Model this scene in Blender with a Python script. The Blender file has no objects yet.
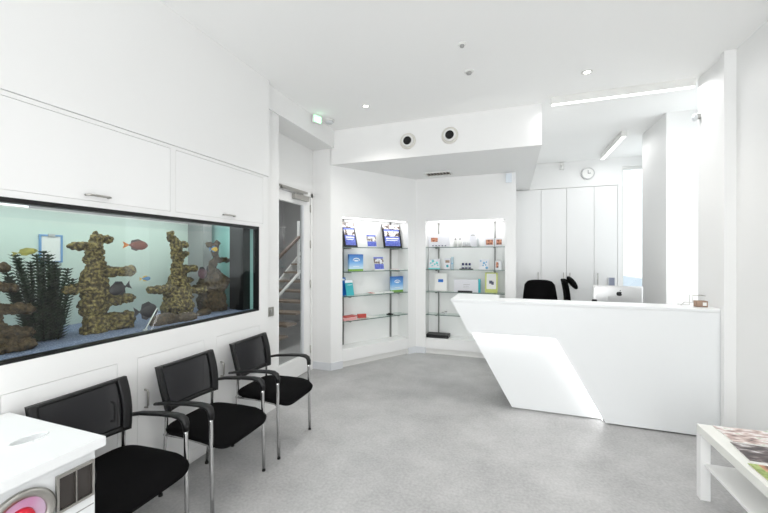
import bpy, math, random
from mathutils import Vector, Matrix, noise
random.seed(7)
S = bpy.context.scene
COL = S.collection
PI = math.pi

# ------------------------------------------------------------------ camera, world, lights, exposure
cam_d = bpy.data.cameras.new('camera')
cam_d.sensor_width = 36.0
cam_d.lens = 358.0 / 768.0 * 36.0
cam_d.clip_start = 0.02
cam = bpy.data.objects.new('camera', cam_d)
cam.location = (0, 0, 1.5)
cam.rotation_euler = (PI / 2, 0, math.atan(127 / 358.0))
COL.objects.link(cam)
S.camera = cam

S.view_settings.view_transform = 'Standard'
S.view_settings.look = 'None'
S.view_settings.gamma = 1.0
S.view_settings.use_curve_mapping = False
S.view_settings.exposure = 0.22

W = bpy.data.worlds.new('overcast_sky')
W.use_nodes = True
S.world = W
bg = W.node_tree.nodes['Background']
bg.inputs['Color'].default_value = (0.93, 0.97, 1.0, 1)
bg.inputs['Strength'].default_value = 1.3

def area(name, loc, rot, sx, sy, power, color=(1, 1, 1)):
    l = bpy.data.lights.new(name, 'AREA')
    l.shape = 'RECTANGLE'
    l.size, l.size_y, l.energy, l.color = sx, sy, power, color
    o = bpy.data.objects.new(name, l)
    o.location, o.rotation_euler = loc, rot
    COL.objects.link(o)
    return o

# unseen fill light added behind the camera, then daylight through the side windows
area('rear_fill_light', (-0.1, -3.9, 1.6), (PI / 2 + 0.35, 0, 0), 3.6, 2.9, 142, (0.985, 0.995, 1.0))
area('side_window_daylight', (2.16, 4.55, 1.95), (0, PI / 2, 0), 2.0, 0.75, 5, (0.95, 0.98, 1.0))
area('far_window_daylight', (2.16, 6.3, 1.95), (0, PI / 2, 0), 2.0, 0.9, 2.2, (0.95, 0.98, 1.0))
area('back_window_daylight', (1.95, 6.9, 1.95), (-PI / 2, 0, 0), 0.4, 1.8, 0.8, (0.95, 0.98, 1.0))

try:
    S.cycles.use_denoising = True
    S.cycles.max_bounces = 12
    S.cycles.diffuse_bounces = 7
    S.cycles.transparent_max_bounces = 24
    S.cycles.sample_clamp_indirect = 6.0
    S.cycles.caustics_reflective = False
    S.cycles.caustics_refractive = False
except Exception:
    pass

# ------------------------------------------------------------------ materials
def lin(c):
    return tuple(((x / 12.92) if x <= 0.04045 else ((x + 0.055) / 1.055) ** 2.4) for x in c)

def mat(name, rgb, rough=0.5, metal=0.0, spec=0.5, var=0.0, scale=8.0, bump=0.0, bscale=60.0, emit=None, estr=0.0, coat=0.0):
    """procedural principled material; rgb in display (sRGB) values, var = brightness variation by noise"""
    m = bpy.data.materials.new(name)
    m.use_nodes = True
    nt = m.node_tree
    p = nt.nodes['Principled BSDF']
    p.inputs['Roughness'].default_value = rough
    p.inputs['Metallic'].default_value = metal
    p.inputs['Specular IOR Level'].default_value = spec
    p.inputs['Coat Weight'].default_value = coat
    c = lin(rgb)
    p.inputs['Base Color'].default_value = (*c, 1)
    tc = nt.nodes.new('ShaderNodeTexCoord')
    if var > 0:
        n = nt.nodes.new('ShaderNodeTexNoise')
        n.inputs['Scale'].default_value = scale
        n.inputs['Detail'].default_value = 6
        r = nt.nodes.new('ShaderNodeValToRGB')
        r.color_ramp.elements[0].position = 0.3
        r.color_ramp.elements[1].position = 0.7
        r.color_ramp.elements[0].color = (*[x * (1 - var) for x in c], 1)
        r.color_ramp.elements[1].color = (*[min(1, x * (1 + var)) for x in c], 1)
        nt.links.new(tc.outputs['Object'], n.inputs['Vector'])
        nt.links.new(n.outputs['Fac'], r.inputs['Fac'])
        nt.links.new(r.outputs['Color'], p.inputs['Base Color'])
    if bump > 0:
        n2 = nt.nodes.new('ShaderNodeTexNoise')
        n2.inputs['Scale'].default_value = bscale
        n2.inputs['Detail'].default_value = 4
        b = nt.nodes.new('ShaderNodeBump')
        b.inputs['Strength'].default_value = bump
        b.inputs['Distance'].default_value = 0.01
        nt.links.new(tc.outputs['Object'], n2.inputs['Vector'])
        nt.links.new(n2.outputs['Fac'], b.inputs['Height'])
        nt.links.new(b.outputs['Normal'], p.inputs['Normal'])
    if emit:
        p.inputs['Emission Color'].default_value = (*emit, 1)
        p.inputs['Emission Strength'].default_value = estr
    return m

def ramp_mat(name, stops, scale=20.0, rough=0.5, kind='noise', bump=0.0, detail=6, axis_scale=(1, 1, 1)):
    m = bpy.data.materials.new(name)
    m.use_nodes = True
    nt = m.node_tree
    p = nt.nodes['Principled BSDF']
    p.inputs['Roughness'].default_value = rough
    tc = nt.nodes.new('ShaderNodeTexCoord')
    mp = nt.nodes.new('ShaderNodeMapping')
    mp.inputs['Scale'].default_value = axis_scale
    nt.links.new(tc.outputs['Object'], mp.inputs['Vector'])
    if kind == 'voronoi':
        n = nt.nodes.new('ShaderNodeTexVoronoi')
        out = 'Distance'
    else:
        n = nt.nodes.new('ShaderNodeTexNoise')
        n.inputs['Detail'].default_value = detail
        out = 'Fac'
    n.inputs['Scale'].default_value = scale
    nt.links.new(mp.outputs['Vector'], n.inputs['Vector'])
    r = nt.nodes.new('ShaderNodeValToRGB')
    cr = r.color_ramp
    while len(cr.elements) < len(stops):
        cr.elements.new(0.5)
    for e, (pos, c) in zip(cr.elements, stops):
        e.position = pos
        e.color = (*lin(c), 1)
    nt.links.new(n.outputs[out], r.inputs['Fac'])
    nt.links.new(r.outputs['Color'], p.inputs['Base Color'])
    if bump:
        b = nt.nodes.new('ShaderNodeBump')
        b.inputs['Strength'].default_value = bump
        b.inputs['Distance'].default_value = 0.01
        nt.links.new(n.outputs[out], b.inputs['Height'])
        nt.links.new(b.outputs['Normal'], p.inputs['Normal'])
    return m

def grad_mat(name, stops, z0, z1, rough=0.4):
    """printed vertical colour gradient of a cover, in the object's own z"""
    m = bpy.data.materials.new(name)
    m.use_nodes = True
    nt = m.node_tree
    p = nt.nodes['Principled BSDF']
    p.inputs['Roughness'].default_value = rough
    tc = nt.nodes.new('ShaderNodeTexCoord')
    sx = nt.nodes.new('ShaderNodeSeparateXYZ')
    mr = nt.nodes.new('ShaderNodeMapRange')
    mr.inputs['From Min'].default_value = z0
    mr.inputs['From Max'].default_value = z1
    r = nt.nodes.new('ShaderNodeValToRGB')
    cr = r.color_ramp
    while len(cr.elements) < len(stops):
        cr.elements.new(0.5)
    for e, (pos, c) in zip(cr.elements, stops):
        e.position = pos
        e.color = (*lin(c), 1)
    nt.links.new(tc.outputs['Object'], sx.inputs[0])
    nt.links.new(sx.outputs['Z'], mr.inputs['Value'])
    nt.links.new(mr.outputs['Result'], r.inputs['Fac'])
    nt.links.new(r.outputs['Color'], p.inputs['Base Color'])
    return m

def glassy(name, tint=(1, 1, 1), gloss=1.0, rough=0.0, base=0.0, color=(0, 0, 0), facing=None):
    """clear pane: transparent with a fresnel sheen (plus a share 'base' of diffuse colour)"""
    m = bpy.data.materials.new(name)
    m.use_nodes = True
    nt = m.node_tree
    nt.nodes.remove(nt.nodes['Principled BSDF'])
    out = nt.nodes['Material Output']
    t = nt.nodes.new('ShaderNodeBsdfTransparent')
    t.inputs['Color'].default_value = (*tint, 1)
    last = t.outputs[0]
    if base > 0:
        d = nt.nodes.new('ShaderNodeBsdfDiffuse')
        d.inputs['Color'].default_value = (*lin(color), 1)
        mx = nt.nodes.new('ShaderNodeMixShader')
        mx.inputs[0].default_value = base
        nt.links.new(last, mx.inputs[1])
        nt.links.new(d.outputs[0], mx.inputs[2])
        last = mx.outputs[0]
    if gloss > 0:
        g = nt.nodes.new('ShaderNodeBsdfGlossy')
        g.inputs['Roughness'].default_value = rough
        f = nt.nodes.new('ShaderNodeFresnel')
        f.inputs['IOR'].default_value = 1.45
        ml = nt.nodes.new('ShaderNodeMath')
        ml.operation = 'MULTIPLY'
        ml.inputs[1].default_value = gloss
        ge = nt.nodes.new('ShaderNodeNewGeometry')
        fr_ = nt.nodes.new('ShaderNodeMath'); fr_.operation = 'SUBTRACT'; fr_.inputs[0].default_value = 1.0
        nt.links.new(ge.outputs['Backfacing'], fr_.inputs[1])
        m2 = nt.nodes.new('ShaderNodeMath'); m2.operation = 'MULTIPLY'; m2.use_clamp = True
        nt.links.new(f.outputs[0], m2.inputs[0]); nt.links.new(fr_.outputs[0], m2.inputs[1])
        nt.links.new(m2.outputs[0], ml.inputs[0]); ml.use_clamp = True
        mx = nt.nodes.new('ShaderNodeMixShader')
        nt.links.new(ml.outputs[0], mx.inputs[0])
        nt.links.new(last, mx.inputs[1])
        nt.links.new(g.outputs[0], mx.inputs[2])
        last = mx.outputs[0]
    nt.links.new(last, out.inputs['Surface'])
    return m

def emis(name, color, strength):
    m = bpy.data.materials.new(name)
    m.use_nodes = True
    nt = m.node_tree
    nt.nodes.remove(nt.nodes['Principled BSDF'])
    e = nt.nodes.new('ShaderNodeEmission')
    e.inputs['Color'].default_value = (*color, 1)
    e.inputs['Strength'].default_value = strength
    nt.links.new(e.outputs[0], nt.nodes['Material Output'].inputs['Surface'])
    return m

M = {}
M['wall'] = mat('wall_paint', (0.915, 0.915, 0.912), 0.55, spec=0.3, bump=0.02, bscale=150)
M['ceiling'] = mat('ceiling_paint', (0.97, 0.97, 0.966), 0.8, spec=0.2)
M['board'] = mat('white_board', (0.92, 0.92, 0.918), 0.3, spec=0.4)
M['gloss'] = mat('white_solid_surface', (0.905, 0.912, 0.915), 0.28, spec=0.4)
M['skirt'] = mat('skirting_vinyl', (0.85, 0.86, 0.875), 0.4)
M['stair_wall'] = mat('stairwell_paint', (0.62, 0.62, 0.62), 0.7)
M['chrome'] = mat('chrome', (0.80, 0.80, 0.80), 0.12, metal=1.0)
M['steel'] = mat('brushed_steel', (0.72, 0.71, 0.69), 0.32, metal=1.0)
M['alu'] = mat('aluminium', (0.80, 0.80, 0.80), 0.35, metal=0.9)
M['black'] = mat('black_plastic', (0.055, 0.055, 0.06), 0.42, spec=0.4)
M['black_matte'] = mat('black_rubber', (0.05, 0.05, 0.05), 0.7)
M['fabric'] = mat('black_fabric', (0.045, 0.043, 0.047), 0.95, spec=0.1, bump=0.25, bscale=420)
M['mesh'] = glassy('black_mesh_fabric', gloss=0.0, base=0.66, color=(0.19, 0.19, 0.20))
M['glass'] = glassy('clear_glass', tint=(0.97, 0.985, 0.98), gloss=1.0)
M['shelf_glass'] = glassy('shelf_glass', tint=(0.90, 0.95, 0.93), gloss=0.9)
M['glass_edge'] = mat('green_glass_edge', (0.36, 0.44, 0.41), 0.2)
M['tank_glass'] = glassy('tank_glass', tint=(0.972, 0.985, 0.979), gloss=1.1)
M['water'] = glassy('tank_water', tint=(0.962, 0.985, 0.974), gloss=0.0)
M['water_top'] = glassy('water_surface', tint=(0.92, 0.98, 0.98), gloss=2.0, rough=0.05)
M['tank_back'] = mat('pale_aqua_panel', (0.85, 0.885, 0.865), 0.4)
M['tank_end'] = mat('aqua_side_panel', (0.62, 0.78, 0.77), 0.12, spec=0.8)
M['gravel'] = ramp_mat('blue_gravel', [(0.3, (0.28, 0.32, 0.42)), (0.5, (0.48, 0.53, 0.66)), (0.7, (0.70, 0.73, 0.80))], 160, 0.7, bump=0.8)
M['sand'] = ramp_mat('tan_gravel', [(0.3, (0.35, 0.32, 0.28)), (0.7, (0.62, 0.58, 0.50))], 160, 0.8, bump=0.8)
M['coral'] = ramp_mat('ochre_reef_rock', [(0.28, (0.11, 0.09, 0.07)), (0.47, (0.33, 0.28, 0.19)), (0.6, (0.55, 0.49, 0.30)), (0.75, (0.66, 0.61, 0.44))], 55, 0.9, bump=1.0)
M['coral_dark'] = ramp_mat('brown_reef_rock', [(0.25, (0.09, 0.07, 0.05)), (0.5, (0.28, 0.22, 0.15)), (0.75, (0.42, 0.36, 0.26))], 55, 0.9, bump=1.0)
M['plant'] = ramp_mat('dark_green_leaf', [(0.3, (0.10, 0.17, 0.12)), (0.7, (0.25, 0.34, 0.24))], 30, 0.6)
M['stem'] = mat('plant_stem', (0.16, 0.18, 0.12), 0.7)
M['led'] = emis('led_strip_glow', (1, 1, 1), 6.0)
M['lamp'] = emis('lamp_diffuser', (1, 1, 0.99), 3.0)
M['spot'] = emis('spot_glow', (1, 0.97, 0.9), 9.0)
M['grey'] = mat('grey_plastic', (0.62, 0.62, 0.61), 0.5)
M['pale'] = mat('pale_plastic', (0.88, 0.88, 0.87), 0.5)
M['dark_metal'] = mat('dark_upright_metal', (0.48, 0.48, 0.47), 0.45, metal=0.2)
M['paper'] = mat('white_paper', (0.92, 0.92, 0.91), 0.7)
M['card'] = mat('white_card', (0.88, 0.88, 0.90), 0.6)
M['blueprint'] = ramp_mat('violet_blue_print', [(0.3, (0.25, 0.30, 0.66)), (0.55, (0.40, 0.46, 0.80)), (0.75, (0.62, 0.67, 0.90))], 30, 0.4)
M['photo'] = ramp_mat('printed_photo', [(0.3, (0.16, 0.13, 0.13)), (0.42, (0.48, 0.40, 0.36)), (0.52, (0.86, 0.86, 0.86)), (0.62, (0.93, 0.93, 0.94)), (0.75, (0.35, 0.28, 0.25))], 22, 0.4, detail=1)
M['face'] = ramp_mat('printed_portrait', [(0.32, (0.25, 0.13, 0.10)), (0.45, (0.72, 0.45, 0.33)), (0.6, (0.85, 0.62, 0.50)), (0.75, (0.35, 0.18, 0.15))], 30, 0.5, detail=1)
M['sky_cover'] = grad_mat('blue_sky_cover', [(0.0, (0.50, 0.70, 0.25)), (0.10, (0.48, 0.68, 0.28)), (0.12, (0.80, 0.90, 0.96)), (0.5, (0.45, 0.68, 0.90)), (1.0, (0.10, 0.36, 0.70))], 0.0, 0.25)
M['white_print'] = mat('white_ink', (0.95, 0.96, 0.98), 0.5)
M['teal'] = mat('teal_print', (0.22, 0.68, 0.72), 0.5)
M['tealdot'] = mat('aqua_print', (0.50, 0.82, 0.82), 0.5)
M['blue'] = mat('blue_print', (0.10, 0.42, 0.76), 0.5)
M['navy'] = mat('navy_print', (0.10, 0.12, 0.35), 0.4)
M['paleblue'] = mat('pale_blue_print', (0.45, 0.66, 0.80), 0.5)
M['red'] = mat('red_print', (0.72, 0.26, 0.22), 0.5)
M['pink'] = mat('pink_paper', (0.88, 0.66, 0.66), 0.6)
M['lime'] = mat('lime_frame', (0.79, 0.82, 0.47), 0.5)
M['frosted'] = mat('frosted_plastic', (0.80, 0.81, 0.82), 0.3)
M['brown'] = mat('brown_card', (0.62, 0.52, 0.45), 0.6)
M['wood'] = ramp_mat('stair_oak', [(0.3, (0.42, 0.37, 0.32)), (0.7, (0.56, 0.50, 0.44))], 8, 0.5, axis_scale=(1, 8, 1))
M['handrail'] = mat('walnut_handrail', (0.36, 0.29, 0.25), 0.5)

# floor: mottled grey vinyl
def floor_mat():
    m = bpy.data.materials.new('grey_vinyl_floor')
    m.use_nodes = True
    nt = m.node_tree
    p = nt.nodes['Principled BSDF']
    tc = nt.nodes.new('ShaderNodeTexCoord')
    a = nt.nodes.new('ShaderNodeTexNoise'); a.inputs['Scale'].default_value = 2.2; a.inputs['Detail'].default_value = 8; a.inputs['Roughness'].default_value = 0.65
    b = nt.nodes.new('ShaderNodeTexNoise'); b.inputs['Scale'].default_value = 55; b.inputs['Detail'].default_value = 5
    for n in (a, b):
        nt.links.new(tc.outputs['Object'], n.inputs['Vector'])
    mx = nt.nodes.new('ShaderNodeMix'); mx.data_type = 'FLOAT'
    mx.inputs[0].default_value = 0.4
    nt.links.new(a.outputs['Fac'], mx.inputs[2]); nt.links.new(b.outputs['Fac'], mx.inputs[3])
    r = nt.nodes.new('ShaderNodeValToRGB')
    r.color_ramp.elements[0].position = 0.36; r.color_ramp.elements[0].color = (*lin((0.60, 0.598, 0.598)), 1)
    r.color_ramp.elements[1].position = 0.64; r.color_ramp.elements[1].color = (*lin((0.725, 0.723, 0.722)), 1)
    nt.links.new(mx.outputs[0], r.inputs['Fac'])
    nt.links.new(r.outputs['Color'], p.inputs['Base Color'])
    p.inputs['Roughness'].default_value = 0.42
    p.inputs['Specular IOR Level'].default_value = 0.4
    return m
M['floor'] = floor_mat()

# ------------------------------------------------------------------ mesh helpers
class MB:
    def __init__(s):
        s.v, s.f, s.sm = [], [], []
    def add(s, vs, fs, smooth=False):
        k = len(s.v)
        s.v += [tuple(v) for v in vs]
        for f in fs:
            s.f.append(tuple(i + k for i in f)); s.sm.append(smooth)
        return s
    def box(s, x0, x1, y0, y1, z0, z1, mtx=None):
        vs = [(x, y, z) for z in (z0, z1) for y in (y0, y1) for x in (x0, x1)]
        if mtx: vs = [mtx @ Vector(v) for v in vs]
        return s.add(vs, [(0, 2, 3, 1), (4, 5, 7, 6), (0, 1, 5, 4), (2, 6, 7, 3), (0, 4, 6, 2), (1, 3, 7, 5)])
    def prism(s, pts, axis, a, b):
        """polygon pts (counter-clockwise or not) in the two other axes, extruded along axis from a to b"""
        def mk(p, t):
            return {'x': (t, p[0], p[1]), 'y': (p[0], t, p[1]), 'z': (p[0], p[1], t)}[axis]
        n = len(pts)
        vs = [mk(p, a) for p in pts] + [mk(p, b) for p in pts]
        fs = [tuple(range(n - 1, -1, -1)), tuple(range(n, 2 * n))]
        fs += [(i, (i + 1) % n, n + (i + 1) % n, n + i) for i in range(n)]
        return s.add(vs, fs)
    def tube(s, path, r, n=10, caps=True, ry=None, up=(0, 0, 1)):
        P = [Vector(p) for p in path]
        rings = []
        for i, p in enumerate(P):
            d = (P[min(i + 1, len(P) - 1)] - P[max(i - 1, 0)]).normalized()
            u = Vector(up)
            if abs(d.dot(u)) > 0.96: u = Vector((1, 0, 0)) if abs(d.x) < 0.9 else Vector((0, 1, 0))
            a = d.cross(u).normalized(); b = a.cross(d).normalized()
            rr = r[i] if isinstance(r, (list, tuple)) else r
            rb = rr if ry is None else (ry[i] if isinstance(ry, (list, tuple)) else ry)
            rings.append([p + a * rr * math.cos(2 * PI * k / n) + b * rb * math.sin(2 * PI * k / n) for k in range(n)])
        vs = [v for q in rings for v in q]
        fs = []
        for i in range(len(P) - 1):
            for k in range(n):
                fs.append((i * n + k, i * n + (k + 1) % n, (i + 1) * n + (k + 1) % n, (i + 1) * n + k))
        s.add(vs, fs, True)
        if caps:
            m = len(s.v) - len(vs)
            s.f.append(tuple(m + k for k in range(n - 1, -1, -1))); s.sm.append(False)
            m2 = m + (len(P) - 1) * n
            s.f.append(tuple(m2 + k for k in range(n))); s.sm.append(False)
        return s
    def lathe(s, prof, n=24, mtx=None, smooth=True, cap=True):
        """profile (r, z) revolved about z"""
        vs, fs = [], []
        for r, z in prof:
            for k in range(n):
                v = Vector((r * math.cos(2 * PI * k / n), r * math.sin(2 * PI * k / n), z))
                vs.append(mtx @ v if mtx else v)
        for i in range(len(prof) - 1):
            for k in range(n):
                fs.append((i * n + k, i * n + (k + 1) % n, (i + 1) * n + (k + 1) % n, (i + 1) * n + k))
        s.add(vs, fs, smooth)
        m = len(s.v) - len(vs)
        if not cap: return s
        if prof[0][0] > 1e-6:
            s.f.append(tuple(m + k for k in range(n - 1, -1, -1))); s.sm.append(False)
        if prof[-1][0] > 1e-6:
            m2 = m + (len(prof) - 1) * n
            s.f.append(tuple(m2 + k for k in range(n))); s.sm.append(False)
        return s
    def patch(s, fn, u0, u1, v0, v1, nu, nv, th, smooth=True):
        """thick curved patch; fn(u, v) -> front point, thickness goes towards -x"""
        A = [[Vector(fn(u0 + (u1 - u0) * i / nu, v0 + (v1 - v0) * j / nv)) for j in range(nv + 1)] for i in range(nu + 1)]
        w = nv + 1
        front = [A[i][j] for i in range(nu + 1) for j in range(w)]
        backv = [p + Vector((-th, 0, 0)) for p in front]
        N = len(front)
        fs = []
        for i in range(nu):
            for j in range(nv):
                a, b, c, d = i * w + j, (i + 1) * w + j, (i + 1) * w + j + 1, i * w + j + 1
                fs.append((a, b, c, d)); fs.append((N + d, N + c, N + b, N + a))
        s.add(front + backv, fs, smooth)
        k = len(s.v) - 2 * N
        edge = [i * w for i in range(nu + 1)], [i * w + nv for i in range(nu + 1)], list(range(w)), [nu * w + j for j in range(w)]
        for e in edge:
            for a, b in zip(e[:-1], e[1:]):
                s.f.append((k + a, k + b, k + N + b, k + N + a)); s.sm.append(False)
        return s
    def blob(s, c, r, seg=10, rings=7, jit=0.0):
        vs, fs = [], []
        for i in range(rings + 1):
            th = PI * i / rings
            for k in range(seg):
                ph = 2 * PI * k / seg
                q = 1 + random.uniform(-jit, jit)
                vs.append((c[0] + r[0] * q * math.sin(th) * math.cos(ph), c[1] + r[1] * q * math.sin(th) * math.sin(ph), c[2] + r[2] * math.cos(th)))
        for i in range(rings):
            for k in range(seg):
                fs.append((i * seg + k, (i + 1) * seg + k, (i + 1) * seg + (k + 1) % seg, i * seg + (k + 1) % seg))
        return s.add(vs, fs, True)
    def build(s, name, material, parent=None, loc=None, rotz=None, bevel=0.0):
        me = bpy.data.meshes.new(name)
        me.from_pydata(s.v, [], s.f)
        me.polygons.foreach_set('use_smooth', s.sm)
        import bmesh
        b = bmesh.new(); b.from_mesh(me)
        bmesh.ops.remove_doubles(b, verts=b.verts, dist=1e-6)
        bmesh.ops.recalc_face_normals(b, faces=b.faces)
        b.to_mesh(me); b.free()
        me.materials.append(material)
        o = bpy.data.objects.new(name, me)
        COL.objects.link(o)
        if parent: o.parent = parent
        if loc: o.location = loc
        if rotz is not None: o.rotation_euler = (0, 0, rotz)
        if bevel:
            md = o.modifiers.new('edge', 'BEVEL'); md.width = bevel; md.segments = 2; md.limit_method = 'ANGLE'; md.angle_limit = 0.7
        return o

def tag(o, label, cat, group=None):
    o['label'] = label; o['category'] = cat
    if group: o['group'] = group
    return o
def thing(name, label, cat, loc=(0, 0, 0), rotz=0.0, group=None):
    o = bpy.data.objects.new(name, None)
    o.empty_display_size = 0.05
    COL.objects.link(o)
    o.location = loc; o.rotation_euler = (0, 0, rotz)
    return tag(o, label, cat, group)
def solo(name, mb, material, label, cat, loc=(0, 0, 0), rotz=0.0, group=None, bevel=0.0):
    return tag(mb.build(name, material, None, loc, rotz, bevel), label, cat, group)
def struct(name, mb, material, bevel=0.0):
    o = mb.build(name, material, bevel=bevel)
    o['kind'] = 'structure'
    return o
def dup(root, loc, rotz, label, group=None):
    r = root.copy(); COL.objects.link(r)
    r.location = loc; r.rotation_euler = (0, 0, rotz); r['label'] = label
    if group: r['group'] = group
    for ch in list(root.children):
        c = ch.copy(); COL.objects.link(c); c.parent = r
        for g in list(ch.children):
            d = g.copy(); COL.objects.link(d); d.parent = c
    return r
def wall(mb, fix, u0, u1, z0, z1, a, b, holes=()):
    """slab with rectangular holes; fix 'x': thickness a..b in x, runs along y; fix 'y': the other way"""
    us = sorted({u0, u1, *[h[0] for h in holes], *[h[1] for h in holes]})
    zs = sorted({z0, z1, *[h[2] for h in holes], *[h[3] for h in holes]})
    us = [u for u in us if u0 <= u <= u1]; zs = [z for z in zs if z0 <= z <= z1]
    for i in range(len(us) - 1):
        for j in range(len(zs) - 1):
            uc, zc = (us[i] + us[i + 1]) / 2, (zs[j] + zs[j + 1]) / 2
            if any(h[0] < uc < h[1] and h[2] < zc < h[3] for h in holes): continue
            if fix == 'x': mb.box(a, b, us[i], us[i + 1], zs[j], zs[j + 1])
            else: mb.box(us[i], us[i + 1], a, b, zs[j], zs[j + 1])
    return mb

# ------------------------------------------------------------------ the setting
H = 3.15
XL = -2.14          # aquarium wall
struct('floor', MB().box(-5.2, 2.4, -4.0, 7.7, -0.1, 0.0), M['floor'])
struct('ceiling', MB().box(-5.2, 2.4, -4.0, 7.7, H, H + 0.1), M['ceiling'])

lower_doors = [(0.93, 1.433), (1.549, 2.05), (2.17, 2.672)]
upper_doors = [(0.45, 1.773), (1.813, 2.72)]
TZ0, TZ1, TY0, TY1 = 1.013, 1.768, 0.35, 2.67
holes = [(TY0, TY1, TZ0, TZ1)] + [(a, b, 0.12, 0.882) for a, b in lower_doors] + [(a, b, 1.80, 2.222) for a, b in upper_doors]
w = MB(); wall(w, 'x', -4.0, 2.79, 0.06, 2.245, XL - 0.12, XL, holes); w.box(XL - 0.12, XL - 0.05, -4.0, 2.79, 0, 0.06)
w.box(XL - 0.12, XL + 0.006, -4.0, 2.80, 2.2475, H)
w.box(XL - 0.12, XL - 0.015, -4.0, 2.79, 2.245, 2.2475)
struct('wall_left', w, M['wall'])
# short wall beside the door, door wall, return wall
struct('wall_nib', MB().box(-2.5, -2.2, 2.79, 3.04, 0, H), M['wall'])
w = MB(); wall(w, 'x', 3.04, 4.3, 0, H, -2.62, -2.5, [(3.2, 4.15, 0, 2.30)])
struct('wall_door', w, M['wall'])
struct('trim_1', MB().box(-2.5, -2.18, 3.04, 4.2, 2.917, H).box(-2.2, -2.18, 2.80, 3.04, 2.917, H), M['wall'])
struct('wall_return', MB().box(-2.5, -2.235, 4.2, 4.32, 0, H), M['wall'])

# diagonal wall with a display recess: local x along the wall, y into the wall
DA = math.atan2(0.8305, 0.557)
DM = Matrix.Translation((-2.235, 4.2, 0)) @ Matrix.Rotation(DA, 4, 'Z')
DL = 1.487
NT0, NT1, NZ = 0.178, 1.337, 2.035
def xf(mb, mtx=DM):
    mb.v = [tuple(mtx @ Vector(v)) for v in mb.v]
    return mb
w = MB(); wall(w, 'y', 0, DL + 0.1, 0, H, 0.0, 0.27, [(NT0, NT1, 0, NZ)])
w.box(NT0, NT1, 0.25, 0.33, 0, NZ)
struct('wall_diagonal', xf(w), M['wall'])
# back wall with the second recess
YB = 5.44
w = MB(); wall(w, 'y', -1.42, 0.067, 0, H, YB, YB + 0.27, [(-1.248, -0.081, 0, 2.047)])
w.box(-1.248, -0.081, YB + 0.25, YB + 0.33, 0, 2.047)
struct('wall_back', w, M['wall'])
struct('wall_partition', MB().box(-0.05, 0.067, YB + 0.27, 7.0, 0, H), M['wall'])
# dropped bulkhead over the display recesses
struct('trim_2', MB().box(-2.24, 0.312, 4.2, 5.44, 2.703, H).box(0.067, 0.312, 5.44, 6.94, 2.703, H), M['wall'])
# far wall of the staff area, with a tall window at its right end
w = MB(); wall(w, 'y', 1.684, 2.4, 0, H, 6.95, 7.1, [(1.745, 2.3, 0.95, 3.0)])
w.box(0.067, 1.684, 6.95, 7.6, 2.70, H); w.box(-0.05, 1.8, 7.5, 7.6, 0, 2.70); w.box(1.684, 1.80, 7.1, 7.5, 0, 2.70); w.box(-0.05, 0.067, 7.0, 7.5, 0, H)
struct('wall_far', w, M['wall'])
# right wall: waiting side, nib, pier, deep window bays
w = MB()
w.box(1.69, 1.84, -4.0, 3.62, 0, H)
w.box(1.612, 1.84, 3.62, 3.672, 0, H); w.box(1.642, 1.84, 3.672, 4.12, 0, H)
w.box(1.84, 2.3, 3.9, 4.12, 0, H)
w.box(1.68, 2.3, 4.955, 5.755, 0, H)
w.box(1.70, 2.3, 4.12, 4.955, 0, 0.85)
w.box(1.70, 2.3, 5.755, 6.95, 0, 0.85)
wall(w, 'x', 3.9, 7.1, 0, H, 2.3, 2.4, [(4.12, 4.955, 0.85, 3.1), (5.755, 6.95, 0.85, 3.1)])
struct('wall_right', w, M['wall'])
# wall behind the camera, with an opening added to let sky light in
w = MB(); wall(w, 'y', -2.3, 1.84, 0, H, -4.1, -4.0, [(-2.0, 1.6, 0.1, 3.05)])
struct('wall_rear', w, M['wall'])
# stairwell behind the glazed door
w = MB()
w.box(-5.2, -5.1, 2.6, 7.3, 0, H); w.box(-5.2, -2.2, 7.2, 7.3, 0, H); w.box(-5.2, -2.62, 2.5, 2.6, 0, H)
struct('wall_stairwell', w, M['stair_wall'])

# skirting
sk = MB().box(-2.5, -2.235, 4.188, 4.2, 0, 0.1)
struct('baseboard_return', sk, M['skirt'])
sk = MB().box(0.0, NT0, -0.012, 0, 0, 0.1).box(NT1, DL, -0.012, 0, 0, 0.1)
struct('baseboard_diagonal', xf(sk), M['skirt'])
sk = MB().box(-1.41, -1.248, YB - 0.012, YB, 0, 0.1).box(-0.081, 0.067, YB - 0.012, YB, 0, 0.1)
struct('baseboard_back', sk, M['skirt'])
sk = MB().box(1.678, 1.69, -4.0, 3.62, 0, 0.1)
struct('baseboard_right', sk, M['skirt'])

# windows: glass and frames
def window(name, fb, gb):
    o = struct(name, fb, M['pale'])
    gb.build('window_glass', M['glass'], o)
f = MB(); wall(f, 'x', 4.12, 4.955, 0.85, 3.1, 2.32, 2.38, [(4.17, 4.905, 0.9, 3.05)])
window('window_1', f, MB().box(2.345, 2.355, 4.17, 4.905, 0.9, 3.05))
f = MB(); wall(f, 'x', 5.755, 6.95, 0.85, 3.1, 2.32, 2.38, [(5.805, 6.90, 0.9, 3.05)])
window('window_2', f, MB().box(2.345, 2.355, 5.805, 6.90, 0.9, 3.05))
f = MB(); wall(f, 'y', 1.745, 2.3, 0.95, 3.0, 7.0, 7.06, [(1.77, 2.275, 0.98, 2.96)])
window('window_3', f, MB().box(1.77, 2.275, 7.025, 7.035, 0.98, 2.96))

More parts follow.
